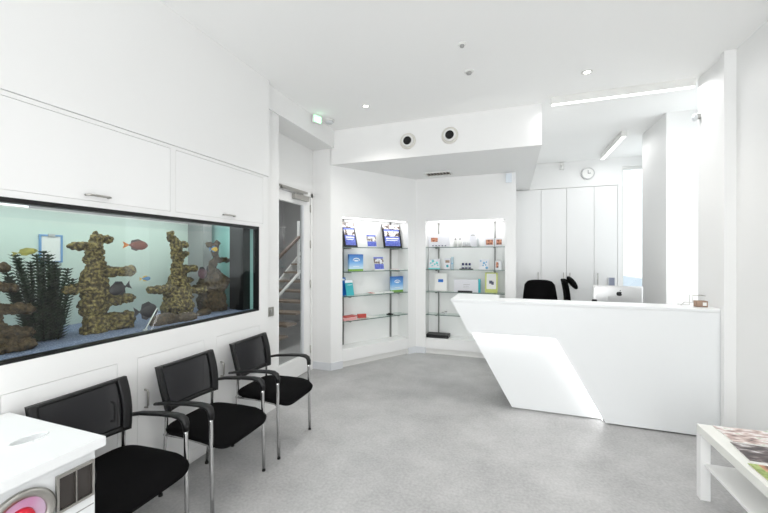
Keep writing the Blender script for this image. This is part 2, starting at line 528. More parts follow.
# ------------------------------------------------------------------ glazed door
d = MB(); d.box(-2.63, -2.488, 3.16, 3.21, 0, 2.33); d.box(-2.63, -2.488, 4.13, 4.18, 0, 2.33); d.box(-2.63, -2.488, 3.16, 4.18, 2.28, 2.33)
fr = struct('trim_3', d, M['wall'])
d = MB(); wall(d, 'x', 3.215, 4.125, 0.008, 2.275, -2.545, -2.5, [(3.34, 3.985, 0.235, 2.155)])
door = struct('door_1', d, M['board'])
MB().box(-2.527, -2.519, 3.34, 3.985, 0.235, 2.155).build('door_glass', M['glass'], door)
MB().box(-2.535, -2.505, 3.955, 3.985, 0.235, 2.155).build('glazing_bead', M['skirt'], door)
for z in (2.13, 1.66, 1.14, 0.28):
    MB().tube([(-2.494, 4.127, z - 0.05), (-2.494, 4.127, z + 0.05)], 0.009, 8).build('hinge', M['steel'], door)
# door closer, on the door's head
t = thing('door_closer', 'steel door closer with sliding arm at the head of the glazed door', 'door closer', (-2.5, 3.88, 2.235))
MB().box(0.0, 0.05, -0.17, 0.15, -0.03, 0.03).build('body', M['steel'], t, bevel=0.004)
MB().tube([(0.035, 0.02, 0.03), (0.035, 0.02, 0.055)], 0.009, 8).box(0.025, 0.04, -0.42, 0.03, 0.05, 0.062).build('arm', M['steel'], t)
MB().box(0.0, 0.02, -0.44, 0.16, 0.07, 0.095).box(0.0, 0.04, -0.42, -0.40, 0.05, 0.08).build('slide_rail', M['steel'], t)

# stairs behind the glass
t = thing('staircase', 'open stair with oak treads and a dark handrail seen behind the glazed door', 'staircase', (0, 0, 0))
for i in range(9):
    MB().box(-4.4, -3.46, 4.75 + 0.25 * i, 5.03 + 0.25 * i, 0.165 + 0.165 * i, 0.20 + 0.165 * i).build('tread', M['wood'], t)
MB().prism([(4.75, 0.05), (5.0, 0.05), (7.0, 1.40), (7.0, 1.65)], 'x', -4.45, -4.41).build('stringer', M['pale'], t)
MB().tube([(-3.4, 4.3, 0.66), (-3.4, 5.9, 1.59)], 0.022, 8).build('lower_rail', M['pale'], t)
MB().tube([(-3.4, 4.3, 1.24), (-3.4, 5.26, 1.83), (-3.4, 5.9, 2.22)], 0.03, 10).build('handrail', M['handrail'], t)
MB().box(-3.42, -3.385, 5.23, 5.26, 1.12, 2.10).build('newel_post', M['board'], t)
area('stairwell_light', (-3.6, 4.9, 3.1), (0, 0, 0), 1.2, 1.6, 34)

# light switch
t = thing('light_switch', 'grey square light switch on the narrow wall between cupboards and door', 'switch', (-2.2, 2.90, 0.965))
MB().box(0, 0.012, -0.043, 0.043, -0.043, 0.043).build('plate', M['steel'], t, bevel=0.002)
MB().box(0.012, 0.018, -0.012, 0.012, -0.02, 0.02).build('rocker', M['grey'], t)

# ------------------------------------------------------------------ cupboard doors in the aquarium wall
def bar_handle(parent, pts, r=0.006):
    return MB().tube(pts, r, 8).build('handle', M['steel'], parent)
lab = ['white cupboard door under the tank behind the nearest chair', 'white cupboard door under the tank behind the middle chair',
       'white cupboard door under the tank behind the chair nearest the glazed door']
hy = [1.40, 1.597, 2.215]
for (a, b), L, y in zip(lower_doors, lab, hy):
    t = thing('cupboard_door', L, 'cupboard door', (XL, (a + b) / 2, 0.12), 0, 'low cupboard doors under the tank')
    hw = (b - a) / 2 - 0.0022
    MB().box(-0.022, -0.001, -hw, hw, 0.0022, 0.7598).build('door_panel', M['board'], t)
    yy = y - (a + b) / 2
    bar_handle(t, [(-0.002, yy, 0.445), (0.022, yy, 0.447), (0.028, yy, 0.46), (0.028, yy, 0.54), (0.022, yy, 0.553), (-0.002, yy, 0.555)])
lab = ['long white flap door above the near half of the tank', 'shorter white flap door above the far end of the tank']
hy = [1.325, 2.292]
for (a, b), L, y in zip(upper_doors, lab, hy):
    t = thing('flap_door', L, 'cupboard door', (XL, (a + b) / 2, 1.80), 0, 'flap doors above the tank')
    hw = (b - a) / 2 - 0.0022
    MB().box(-0.022, -0.001, -hw, hw, 0.0022, 0.4198).build('door_panel', M['board'], t)
    yy = y - (a + b) / 2
    bar_handle(t, [(-0.002, yy - 0.056, 0.03), (0.022, yy - 0.055, 0.03), (0.026, yy - 0.045, 0.03), (0.026, yy + 0.045, 0.03), (0.022, yy + 0.055, 0.03), (-0.002, yy + 0.056, 0.03)])

# ------------------------------------------------------------------ aquarium
XT0, XT1 = -2.80, XL - 0.02
aq = thing('aquarium', 'long aquarium with a thin black frame built into the white wall', 'aquarium', (-2.5, 1.5, 1.0))
def A(mb):
    mb.v = [(x + 2.5, y - 1.5, z - 1.0) for x, y, z in mb.v]
    return mb
f = MB(); wall(f, 'x', TY0, TY1, TZ0, TZ1, XL - 0.06, XL - 0.004, [(TY0 + 0.012, TY1 - 0.012, TZ0 + 0.012, TZ1 - 0.022)])
A(f).build('frame', M['black'], aq)
A(MB().box(XL - 0.03, XL - 0.022, TY0 + 0.012, TY1 - 0.012, TZ0 + 0.012, TZ1 - 0.022)).build('front_glass', M['tank_glass'], aq)
A(MB().box(XT0 - 0.02, XT0, TY0, TY1, 0.98, 1.80)).build('back_panel', M['tank_back'], aq)
A(MB().box(XT0, XL - 0.06, TY1 - 0.012, TY1, 0.98, 1.80)).build('end_panel', M['tank_end'], aq)
A(MB().box(XT0, XL - 0.06, TY0, TY0 + 0.012, 0.98, 1.80)).build('end_panel', M['tank_end'], aq)
A(MB().box(XT0, XL - 0.06, TY0, TY1, 0.96, 0.98)).build('base', M['black'], aq)
A(MB().box(-2.385, -2.235, TY1 - 0.10, TY1 - 0.012, 0.98, 1.78)).build('overflow_box', M['black'], aq)
A(MB().box(XT0 + 0.001, XL - 0.061, TY0 + 0.013, TY1 - 0.013, 0.99, 1.728)).build('water', M['water'], aq)
# rippled water surface
wv, wf = [], []
nx, ny = 8, 90
for i in range(nx + 1):
    for j in range(ny + 1):
        x = XT0 + 0.005 + (XL - 0.065 - XT0 - 0.005) * i / nx; y = TY0 + 0.015 + (TY1 - TY0 - 0.03) * j / ny
        wv.append((x, y, 1.731 + 0.004 * noise.noise(Vector((x * 9, y * 6, 3)))))
for i in range(nx):
    for j in range(ny):
        wf.append((i * (ny + 1) + j, (i + 1) * (ny + 1) + j, (i + 1) * (ny + 1) + j + 1, i * (ny + 1) + j + 1))
A(MB().add(wv, wf, True)).build('water_surface', M['water_top'], aq)
# lamp bars in the hood over the water
for y in (0.95, 2.05):
    b = A(MB().box(-2.52, -2.40, y - 0.5, y + 0.5, 1.86, 1.89)).build('lamp_bar', M['lamp'], aq)
area('aquarium_lamp', (-2.47, 1.5, 1.85), (0, 0, 0), 0.3, 2.1, 2.6, (0.97, 1.0, 0.98))

# gravel bed
gv, gf = [], []
nx, ny = 26, 110
def gz(x, y):
    return 1.02 + 0.02 * (XL - x) / 0.66 + 0.008 * noise.noise(Vector((x * 7, y * 7, 1))) + 0.006 * noise.noise(Vector((x * 45, y * 45, 5)))
for i in range(nx + 1):
    for j in range(ny + 1):
        x = XT0 + 0.002 + (XL - 0.062 - XT0 - 0.002) * i / nx; y = TY0 + 0.015 + (TY1 - TY0 - 0.03) * j / ny
        gv.append((x, y, gz(x, y)))
for i in range(nx):
    for j in range(ny):
        gf.append((i * (ny + 1) + j, (i + 1) * (ny + 1) + j, (i + 1) * (ny + 1) + j + 1, i * (ny + 1) + j + 1))
g = MB().add(gv, gf, True)
g.box(XT0 + 0.002, XL - 0.062, TY0 + 0.015, TY1 - 0.015, 0.982, 1.006)
o = solo('gravel_bed', g, M['gravel'], 'blue grey gravel covering the bottom of the aquarium', 'gravel')
o['kind'] = 'stuff'

tex = bpy.data.textures.new('rock_lumps', 'CLOUDS'); tex.noise_scale = 0.022; tex.noise_depth = 3
def reef(name, x, y, col, ledges, label, material, squash=1.0, seed=1, k=1.0):
    """col: (z, radius, dy) down the column; ledges: (z, dy0, dy1, r, dx)"""
    rnd = random.Random(seed)
    col = [(1.0 + (z - 1.0) * k, r, d) for z, r, d in col]
    ledges = [(1.0 + (z - 1.0) * k, *q) for z, *q in ledges]
    m = MB()
    z0 = gz(x, y) - 0.02
    for (za, ra, da), (zb, rb, db) in zip(col[:-1], col[1:]):
        n = max(2, int(abs(za - zb) / 0.03))
        for q in range(n):
            s = q / n
            r = (ra + (rb - ra) * s) * rnd.uniform(0.72, 1.0)
            m.blob((rnd.uniform(-0.008, 0.008), da + (db - da) * s + rnd.uniform(-0.012, 0.012), za + (zb - za) * s - z0),
                   (r * squash, r, max(0.028, r * 0.7)), 9, 6, 0.12)
    for z, y0, y1, r, dx in ledges:
        n = max(3, int(abs(y1 - y0) / 0.022))
        for q in range(n + 1):
            s = q / n
            m.blob((dx * s, y0 + (y1 - y0) * s, z - z0 + rnd.uniform(-0.006, 0.006)), (r * 1.3, r * 1.1, r * rnd.uniform(0.75, 1.0)), 9, 6, 0.12)
    o = solo(name, m, material, label, 'reef rock', (x, y, z0))
    md = o.modifiers.new('fuse', 'REMESH'); md.mode = 'VOXEL'; md.voxel_size = 0.0065; md.use_smooth_shade = True
    md = o.modifiers.new('lumps', 'DISPLACE'); md.texture = tex; md.strength = 0.030; md.mid_level = 0.5; md.texture_coords = 'LOCAL'
    return o
reef('reef_rock', -2.38, 0.985, [(1.53, 0.028, -0.0), (1.46, 0.04, -0.0), (1.36, 0.05, -0.01), (1.26, 0.055, 0.0), (1.16, 0.06, 0), (1.08, 0.08, 0.0), (1.0, 0.09, 0.0)],
     [(1.44, 0, 0.06, 0.025, 0), (1.345, 0, 0.09, 0.025, 0), (1.235, 0.0, 0.14, 0.03, 0.02), (1.12, 0, 0.13, 0.035, 0.03), (1.05, 0, 0.13, 0.04, 0.03)],
     'dark stepped reef rock at the near left end of the tank', M['coral_dark'], 1.0, 3)
reef('reef_column', -2.44, 1.50, [(1.68, 0.022, -0.01), (1.64, 0.05, 0.0), (1.56, 0.06, 0.0), (1.45, 0.066, 0.0), (1.36, 0.085, 0.0), (1.28, 0.08, 0.0), (1.18, 0.085, 0.0), (1.05, 0.095, 0.0), (0.99, 0.10, 0.0)],
     [(1.605, 0, -0.11, 0.028, 0), (1.655, 0, 0.08, 0.026, 0), (1.43, 0, 0.19, 0.036, 0.03), (1.335, 0, -0.15, 0.034, 0.02), (1.235, 0, 0.17, 0.034, 0.05), (1.10, 0, 0.17, 0.045, 0.04), (1.05, 0, 0.17, 0.035, 0.04)],
     'tall ochre reef column with side ledges right of the water plant', M['coral'], 1.0, 5, 0.935)
reef('reef_column', -2.46, 2.10, [(1.69, 0.035, -0.055), (1.65, 0.04, -0.03), (1.58, 0.055, 0.0), (1.45, 0.06, 0.0), (1.34, 0.07, 0.01), (1.25, 0.09, 0.01), (1.15, 0.12, 0.0), (1.0, 0.125, 0.0)],
     [(1.62, 0, 0.06, 0.03, 0), (1.54, 0, 0.075, 0.024, 0), (1.42, 0, 0.13, 0.032, 0.02), (1.265, 0, -0.24, 0.034, 0.04), (1.235, 0, 0.22, 0.03, 0.04), (1.32, 0, 0.10, 0.03, 0)],
     'slender brown reef column in the middle of the tank, forked at its top', M['coral'], 1.0, 8, 0.965)
reef('reef_column', -2.46, 2.47, [(1.66, 0.03, 0.02), (1.60, 0.035, 0.02), (1.50, 0.04, 0.0), (1.40, 0.06, -0.02), (1.34, 0.11, -0.02), (1.29, 0.14, -0.02), (1.20, 0.145, -0.02), (1.10, 0.13, -0.01), (1.0, 0.125, 0.0)],
     [(1.50, 0, 0.15, 0.025, 0), (1.635, 0, -0.06, 0.025, 0), (1.30, 0, 0.17, 0.03, 0.03), (1.25, 0, -0.20, 0.03, 0.0)],
     'stout reef column beside the black panel, its upper part standing in for a mirror image', M['coral_dark'], 0.8, 11, 0.94)  # narrow upper part models the mirror image in the end pane as rock
# loose stones on the gravel
for i, (y, x, r, L) in enumerate([(1.86, -2.30, 0.06, 'grey stone on the gravel in front of the slender reef column'), (2.02, -2.28, 0.05, 'brown stone on the gravel at the foot of the slender reef column'),
                                  (2.26, -2.36, 0.04, 'small dark stone on the gravel between the two far reef columns')]):
    m = MB().blob((0, 0, r * 0.5), (r * 0.9, r * 1.9, r * 0.85), 14, 9, 0.10)
    solo('stone', m, M['coral_dark'], L, 'stone', (x, y, gz(x, y) - 0.004))

# water plant
pt = thing('water_plant', 'dark green feathery water plant between the two near reef rocks', 'plant', (-2.47, 1.255, gz(-2.47, 1.255) - 0.02))
lf = MB()
rnd = random.Random(4)
stems = [(0.0, 0.0, 0.52, 0.0), (-0.02, 0.05, 0.48, -0.03), (0.03, -0.02, 0.50, -0.05), (0.0, -0.06, 0.44, -0.13), (0.02, 0.05, 0.42, 0.06), (-0.03, -0.03, 0.46, -0.01), (0.03, 0.07, 0.36, 0.06), (0.01, 0.02, 0.44, 0.03), (0.0, -0.07, 0.36, -0.12),
         (-0.03, -0.04, 0.50, -0.07), (0.02, 0.03, 0.50, -0.02), (0.0, -0.08, 0.38, -0.10), (-0.02, 0.08, 0.42, 0.04), (0.02, -0.05, 0.48, -0.10), (0.0, 0.07, 0.46, 0.0)]
for sx, sy, hh, lean in stems:
    pts = [(sx * (1 + s), sy * 0.7 + lean * s ** 1.3, hh * s) for s in [k / 8 for k in range(9)]]
    MB().tube(pts, 0.004, 6).build('stem', M['stem'], pt)
    n = int(hh / 0.017)
    for k in range(1, n):
        s = k / n
        c = Vector((sx * (1 + s), sy * 0.7 + lean * s ** 1.3, hh * s))
        L = 0.062 * (1 - 0.40 * s)
        for q in range(8):
            a = 2 * PI * (q / 8 + 0.37 * k) + rnd.uniform(-.2, .2)
            dr = Vector((math.cos(a), math.sin(a), 0.55)).normalized()
            sd = Vector((-math.sin(a), math.cos(a), 0)) * 0.010
            p1, p2 = c + dr * L * 0.5, c + dr * L
            lf.add([c, p1 + sd, p2, p1 - sd], [(0, 1, 2, 3)])
lf.build('foliage', M['plant'], pt)

# fish
def fish(loc, L, hgt, ang, body, fin, label, tail=None, tilt=0.0):
    """length along local x (nose at +x)"""
    t = thing('fish', label, 'fish', loc, ang, None)
    t.rotation_euler = (0, tilt, ang)
    prof = [(-0.5, 0.06), (-0.42, 0.20), (-0.25, 0.62), (0.0, 0.95), (0.18, 1.0), (0.34, 0.78), (0.45, 0.42), (0.5, 0.1)]
    b = MB(); n = 12; vs, fs = [], []
    for x, r in prof:
        for k in range(n):
            vs.append((x * L, math.cos(2 * PI * k / n) * r * hgt * 0.22, math.sin(2 * PI * k / n) * r * hgt * 0.5))
    for i in range(len(prof) - 1):
        for k in range(n):
            fs.append((i * n + k, i * n + (k + 1) % n, (i + 1) * n + (k + 1) % n, (i + 1) * n + k))
    fs.append(tuple(range(n - 1, -1, -1))); fs.append(tuple((len(prof) - 1) * n + k for k in range(n)))
    b.add(vs, fs, True).build('body', body, t)
    MB().prism([(-0.47 * L, 0.06 * hgt), (-0.47 * L, -0.06 * hgt), (-0.75 * L, -0.36 * hgt), (-0.68 * L, 0), (-0.75 * L, 0.36 * hgt)], 'y', -0.0015, 0.0015).build('tail_fin', tail or fin, t)
    MB().prism([(0.22 * L, 0.45 * hgt), (0.0, 0.66 * hgt), (-0.33 * L, 0.50 * hgt), (-0.38 * L, 0.16 * hgt), (0, 0.40 * hgt)], 'y', -0.0015, 0.0015).build('dorsal_fin', fin, t)
    MB().prism([(0.1 * L, -0.42 * hgt), (-0.1 * L, -0.62 * hgt), (-0.33 * L, -0.46 * hgt), (-0.36 * L, -0.16 * hgt)], 'y', -0.0015, 0.0015).build('anal_fin', fin, t)
    for sy in (-1, 1):
        MB().blob((0.36 * L, sy * hgt * 0.13, hgt * 0.1), (0.014 * L + 0.002, 0.003, 0.014 * L + 0.002), 8, 5).build('eye', M['black'], t)
    return t
fo = mat('orange_red_scales', (0.50, 0.28, 0.23), 0.4, var=0.3, scale=60)
fk = mat('brown_scales', (0.30, 0.22, 0.20), 0.4, var=0.2, scale=60)
fd = mat('dark_scales', (0.17, 0.15, 0.17), 0.4, var=0.2, scale=60)
fy = mat('yellow_scales', (0.62, 0.60, 0.30), 0.4, var=0.2, scale=60)
fb = mat('blue_scales', (0.30, 0.52, 0.72), 0.4, var=0.2, scale=60)
fyl = mat('yellow_fin', (0.88, 0.72, 0.25), 0.5)
fish((-2.34, 1.70, 1.575), 0.125, 0.062, 1.45, fo, fk, 'reddish fish with orange tail near the top of the tank', mat('orange_fin', (0.85, 0.50, 0.22), 0.5))
fish((-2.28, 1.53, 1.30), 0.10, 0.075, -1.7, fd, fd, 'dark oval fish beside the tall ochre reef column', None, 0.3)
fish((-2.26, 1.71, 1.14), 0.12, 0.095, 1.4, fd, fd, 'black round fish low over the gravel in mid tank')
fish((-2.34, 1.755, 1.35), 0.06, 0.03, 1.5, fb, fyl, 'tiny blue and yellow fish in open water mid tank')
fish((-2.36, 1.13, 1.525), 0.08, 0.032, 1.4, fy, fy, 'thin yellow green fish above the water plant', None, -0.2)
fish((-2.34, 2.23, 1.365), 0.09, 0.085, -1.6, mat('plum_scales', (0.36, 0.24, 0.28), 0.4, var=0.3, scale=60), fd, 'plum brown fish between the two far reef columns', None, 0.5)
fish((-2.28, 2.29, 1.56), 0.065, 0.04, 1.5, fyl, fb, 'yellow fish with blue fins near the top of the far reef column')
# glass scraper leaning in the tank
t = thing('algae_scraper', 'thin white stick leaning against the glass at the bottom of the tank', 'scraper', (-2.215, 1.655, 1.03))
MB().tube([(0, 0, 0), (0.01, 0.075, 0.13)], 0.0035, 8).build('handle', M['paper'], t)
MB().box(-0.006, 0.006, -0.012, 0.012, -0.006, 0.004).build('blade', M['frosted'], t)
# framed sheet on the back panel, standing in for a reflected picture frame
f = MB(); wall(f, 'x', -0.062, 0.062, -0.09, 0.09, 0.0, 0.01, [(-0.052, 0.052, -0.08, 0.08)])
nf = f.build('reflected_frame', mat('blue_frame', (0.46, 0.62, 0.80), 0.5), aq, (-0.299, -0.043, 0.55))
nf['label'] = 'blue framed white sheet standing in for a reflected picture frame'
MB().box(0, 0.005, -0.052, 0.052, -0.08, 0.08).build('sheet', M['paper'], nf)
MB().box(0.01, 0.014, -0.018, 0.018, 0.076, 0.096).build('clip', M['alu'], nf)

# ------------------------------------------------------------------ reception desk
YD = 3.68
desk = thing('reception_desk', 'white angular reception desk with a glowing slanted front recess', 'reception desk', (0.5, YD, 0))
def K(mb):
    mb.v = [(x - 0.5, y - YD, z) for x, y, z in mb.v]
    return mb
XR = 1.640
def slant(z):      # left slanted edge
    return -0.578 + (1.06 - z) * (0.586 / 1.06)
up = [(slant(1.04), 1.04), (XR, 1.04), (XR, 0.012), (0.797, 0.012), (0.395, 0.735), (slant(0.735), 0.735)]
K(MB().prism(up, 'y', YD, YD + 0.075)).build('front_panel', M['gloss'], desk)
lo = [(slant(1.0), 1.0), (XR, 1.0), (XR, 0.012), (0.008, 0.012)]
K(MB().prism(lo, 'y', YD + 0.077, YD + 0.117)).build('recessed_panel', M['gloss'], desk)
K(MB().box(0.03, XR, YD + 0.09, YD + 0.11, 0, 0.012)).build('plinth', M['grey'], desk)
# slanted left side wing
side = [(slant(1.04), 1.04), (slant(1.04) + 0.07, 1.04), (slant(0.012) + 0.07, 0.012), (slant(0.012), 0.012)]
K(MB().prism(side, 'y', YD + 0.118, YD + 0.60)).build('side_panel', M['gloss'], desk)
top = MB().prism([(slant(1.065), YD), (XR, YD), (XR, YD + 0.27), (-0.12, YD + 0.27), (-0.12, YD + 0.60), (slant(1.065), YD + 0.60)], 'z', 1.041, 1.066)
K(top).build('counter_top', M['gloss'], desk, bevel=0.003)
K(MB().box(-0.4, XR, YD + 0.118, YD + 0.27, 0.76, 0.78).box(0.06, XR, YD + 0.24, YD + 0.26, 0.02, 0.76)).build('back_shelf', M['board'], desk)
K(MB().box(-0.36, 0.385, YD + 0.02, YD + 0.06, 0.730, 0.7345)).build('led_strip', M['led'], desk)
e = MB()
dx, dz = 0.405, -0.722
L_ = math.hypot(dx, dz)
nx_, nz_ = -0.722 / L_, -0.405 / L_
q = [(0.40, 0.70), (0.785, 0.02)]
e.prism([(q[0][0] + nx_ * -0.001 - 0.004, q[0][1]), (q[1][0] - 0.004, q[1][1]), (q[1][0] - 0.006, q[1][1] - 0.003), (q[0][0] - 0.008, q[0][1] - 0.004)], 'y', YD + 0.03, YD + 0.06)
K(e).build('led_strip', M['led'], desk)

# worktop behind the counter
t = thing('work_desk', 'low white worktop behind the reception counter carrying the computer', 'desk', (0.85, 4.5, 0))
MB().box(-0.75, 0.75, -0.45, 0.45, 0.71, 0.74).build('worktop', M['board'], t)
for x in (-0.72, 0.70):
    MB().box(x, x + 0.02, -0.44, 0.44, 0, 0.71).build('panel_leg', M['board'], t)

# desktop computer seen from behind
t = thing('desktop_computer', 'slim silver desktop computer seen from behind on the worktop', 'computer', (1.145, 4.74, 0.741))
scr = MB(); wv2 = []
scr.prism([(-0.245, 0.075), (0.245, 0.075), (0.25, 0.08), (0.25, 0.418), (0.245, 0.424), (-0.245, 0.424), (-0.25, 0.418), (-0.25, 0.08)], 'y', 0.0, 0.012)
body = MB()
ring = lambda k, y: [(-0.245 * k, y, 0.25 - 0.17 * k), (0.245 * k, y, 0.25 - 0.17 * k), (0.245 * k, y, 0.25 + 0.17 * k), (-0.245 * k, y, 0.25 + 0.17 * k)]
vs = []
for k, y in ((1, 0.0), (0.97, -0.006), (0.93, -0.009), (0.88, -0.011)): vs += ring(k, y)
fs = [(4 * i + j, 4 * i + (j + 1) % 4, 4 * i + 4 + (j + 1) % 4, 4 * i + 4 + j) for i in range(3) for j in range(4)] + [(12, 13, 14, 15)]
scr.add(vs, fs, True)
scr.build('screen_body', M['alu'], t)
MB().box(-0.235, 0.235, 0.0121, 0.014, 0.12, 0.41).build('display', M['black'], t)
st = MB().prism([(-0.022, 0.30), (-0.03, 0.30), (-0.02, 0.10), (0.05, 0.008), (0.06, 0.008)], 'x', -0.095, 0.095).box(-0.095, 0.095, -0.03, 0.13, 0, 0.008)
st.build('stand', M['alu'], t)
# emblem: apple outline with a bite and a leaf
pts = []
for k in range(48):
    a = 2 * PI * k / 48
    r = 0.027 * (1 + 0.05 * math.cos(2 * a))
    x, z = r * math.cos(a) * 1.02, r * math.sin(a) * 1.06
    if math.sin(a) > 0.7: z -= 0.006 * (1 - abs(x) / 0.02) if abs(x) < 0.02 else 0
    if math.sin(a) < -0.8: z += 0.003 * (1 - abs(x) / 0.016) if abs(x) < 0.016 else 0
    dxx, dzz = x - 0.036, z - 0.004
    dd = math.hypot(dxx, dzz)
    if dd < 0.016: x, z = 0.036 + dxx / dd * 0.016, 0.004 + dzz / dd * 0.016
    pts.append((x + 0.015, z + 0.335))
em = MB().prism(pts, 'y', -0.0125, -0.0112)
em.prism([(0.001 + 0.012 * math.sin(s) * (1 if 0 else 1) * 0.0 + x0 + 0.015, 0.333 + z0) for x0, z0 in ((0.0, 0.030), (0.004, 0.040), (0.013, 0.045), (0.012, 0.036), (0.005, 0.030)) for s in (0,)], 'y', -0.0125, -0.0112)
em.build('emblem', M['black'], t)

# phone on the worktop
t = thing('desk_phone', 'black desk phone left of the silver computer', 'phone', (0.86, 4.40, 0.741), 0.1)
MB().prism([(-0.08, 0), (0.09, 0), (0.09, 0.06), (-0.08, 0.02)], 'x', -0.07, 0.09).build('base', M['black'], t)
MB().prism([(0.04, 0.05), (0.075, 0.05), (0.075, 0.28), (0.05, 0.315 - 0.02), (0.04, 0.26)], 'x', -0.02, 0.03).build('handset', M['black'], t, bevel=0.008)

# business card holder at the counter's wall end
t = thing('card_box', 'small brown open box at the wall end of the counter', 'box', (1.54, 3.82, 1.067), 0.05)
f = MB(); f.box(-0.04, 0.04, -0.025, 0.025, 0, 0.005); f.box(-0.04, 0.04, -0.025, -0.022, 0, 0.052); f.box(-0.04, 0.04, 0.022, 0.025, 0, 0.052); f.box(-0.04, -0.037, -0.025, 0.025, 0, 0.052); f.box(0.037, 0.04, -0.025, 0.025, 0, 0.052)
f.build('tray', M['brown'], t)
MB().box(0.004, 0.03, -0.028, -0.0255, 0.012, 0.04).build('label_card', M['paper'], t)
MB().box(-0.034, 0.034, -0.016, 0.016, 0.0055, 0.046).build('cards', M['pale'], t)
t = thing('wire_holder', 'thin chrome wire holder beside the small brown box', 'holder', (1.475, 3.90, 1.067))
MB().tube([(-0.06, -0.04, 0.004), (-0.03, -0.03, 0.03), (0.03, -0.03, 0.03), (0.03, -0.03, 0.09), (0.12, -0.03, 0.09), (0.12, 0.03, 0.09), (0.03, 0.03, 0.09), (0.03, 0.03, 0.004), (-0.06, 0.03, 0.004)], 0.003, 6).build('wire_frame', M['steel'], t)

# office chairs behind the desk
def office_chair(loc, rotz, label, head):
    t = thing('office_chair', label, 'office chair', loc, rotz, None)
    def bk(u, v):      # u across -1..1, v up 0..1, front towards +x
        wd = 0.25 - 0.055 * v ** 2 - (0.03 if v > 0.97 else 0)
        return (-0.20 - 0.05 * v + 0.07 * math.sin(v * 2.4 + 0.3) * 0.6 - 0.045 * (1 - u * u), u * wd, 0.52 + 0.64 * v - 0.02 * (abs(u) ** 4) * v)
    MB().patch(bk, -1, 1, 0, 1, 14, 14, 0.055).build('backrest', M['fabric'], t, bevel=0.012)
    s = MB(); n = 28
    vs = [(0.05, 0, 0.47)]
    for rr, zz in ((0.7, 0.47), (0.95, 0.455), (1.0, 0.43), (0.95, 0.405), (0.7, 0.395)):
        for k in range(n):
            a = 2 * PI * k / n
            ca, sa = math.cos(a), math.sin(a)
            vs.append((0.05 + 0.25 * rr * math.copysign(abs(ca) ** 0.6, ca), 0.25 * rr * math.copysign(abs(sa) ** 0.6, sa), zz))
    fs = [(0, 1 + k, 1 + (k + 1) % n) for k in range(n)]
    for i in range(4):
        fs += [(1 + i * n + k, 1 + i * n + (k + 1) % n, 1 + (i + 1) * n + (k + 1) % n, 1 + (i + 1) * n + k) for k in range(n)]
    fs.append(tuple(1 + 4 * n + k for k in range(n)))
    s.add(vs, fs, True).build('seat', M['fabric'], t)
    MB().tube([(0, 0, 0.395), (-0.16, 0, 0.40), (-0.24, 0, 0.50), (-0.26, 0, 0.75)], 0.025, 8, ry=0.015).build('back_bracket', M['black'], t)
    MB().tube([(0.03, 0, 0.08), (0.03, 0, 0.40)], 0.028, 12).build('gas_column', M['black'], t)
    bs = MB()
    for k in range(5):
        a = 2 * PI * k / 5 + 0.3
        bs.tube([(0.03, 0, 0.10), (0.03 + 0.29 * math.cos(a), 0.29 * math.sin(a), 0.075)], [0.03, 0.016], 8)
    bs.build('star_base', M['black'], t)
    for k in range(5):
        a = 2 * PI * k / 5 + 0.3
        MB().lathe([(0.02, -0.02), (0.03, -0.014), (0.03, 0.014), (0.02, 0.02)], 12, Matrix.Translation((0.03 + 0.29 * math.cos(a), 0.29 * math.sin(a), 0.031)) @ Matrix.Rotation(a, 4, 'Z') @ Matrix.Rotation(PI / 2, 4, 'X')).build('wheel', M['black_matte'], t)
    for sy in (-1, 1):
        MB().tube([(-0.02, sy * 0.2, 0.405), (-0.02, sy * 0.28, 0.42), (-0.02, sy * 0.285, 0.60)], 0.016, 8).build('arm_post', M['black'], t)
        MB().box(-0.14, 0.12, sy * 0.285 - 0.035, sy * 0.285 + 0.035, 0.601, 0.628).build('arm_pad', M['black'], t, bevel=0.01)
    if head:
        h = MB(); h.tube([(-0.245, 0, 1.05), (-0.245, 0, 1.11), (-0.20, 0, 1.10)], 0.014, 8)
        h.build('headrest_bracket', M['black'], t)
        h = MB().blob((0, 0, 0), (0.045, 0.14, 0.115), 18, 12)
        hr = h.build('headrest', M['fabric'], t, (-0.17, 0, 1.105)); hr.rotation_euler = (0, -0.62, 0)
    return t
office_chair((0.41, 5.40, 0), -PI / 2 + 0.08, 'black office chair with a broad plain back beside the tall cabinets', False)
office_chair((1.04, 6.02, 0), -0.13, 'black office chair in side view with a headrest, left of the silver computer', True)

# ------------------------------------------------------------------ tall cabinets at the far wall
xs = [0.073, 0.505, 0.912, 1.335, 1.68]
names = ['leftmost tall white cabinet by the corner of the display wall', 'second tall white cabinet from the left, behind the plain-backed office chair',
         'third tall white cabinet from the left, left of the silver computer', 'rightmost tall white cabinet beside the far window']
for i in range(4):
    a, b = xs[i], xs[i + 1]
    t = thing('tall_cabinet', names[i], 'cabinet', (a, 6.945, 0), 0, 'tall cabinets along the far wall')
    wd = b - a
    MB().box(0.0015, wd - 0.0015, 0.02, 0.49, 0.0, 2.695).build('body', M['board'], t)
    dr = MB().box(0.003, wd - 0.003, 0, 0.018, 0.944, 2.69).build('door', M['board'], t)
    lo_ = MB().box(0.003, wd - 0.003, 0, 0.018, 0.08, 0.933).build('lower_door', M['board'], t)
    hx = (wd - 0.05) if i in (0, 1) else 0.05
    for par, z0, z1 in ((dr, 0.98, 1.22), (lo_, 0.66, 0.86)):
        MB().tube([(hx, 0.0, z0 + 0.02), (hx, -0.028, z0 + 0.02)], 0.005, 8).tube([(hx, 0.0, z1 - 0.02), (hx, -0.028, z1 - 0.02)], 0.005, 8).tube([(hx, -0.028, z0), (hx, -0.028, z1)], 0.006, 8).build('handle', M['steel'], par)

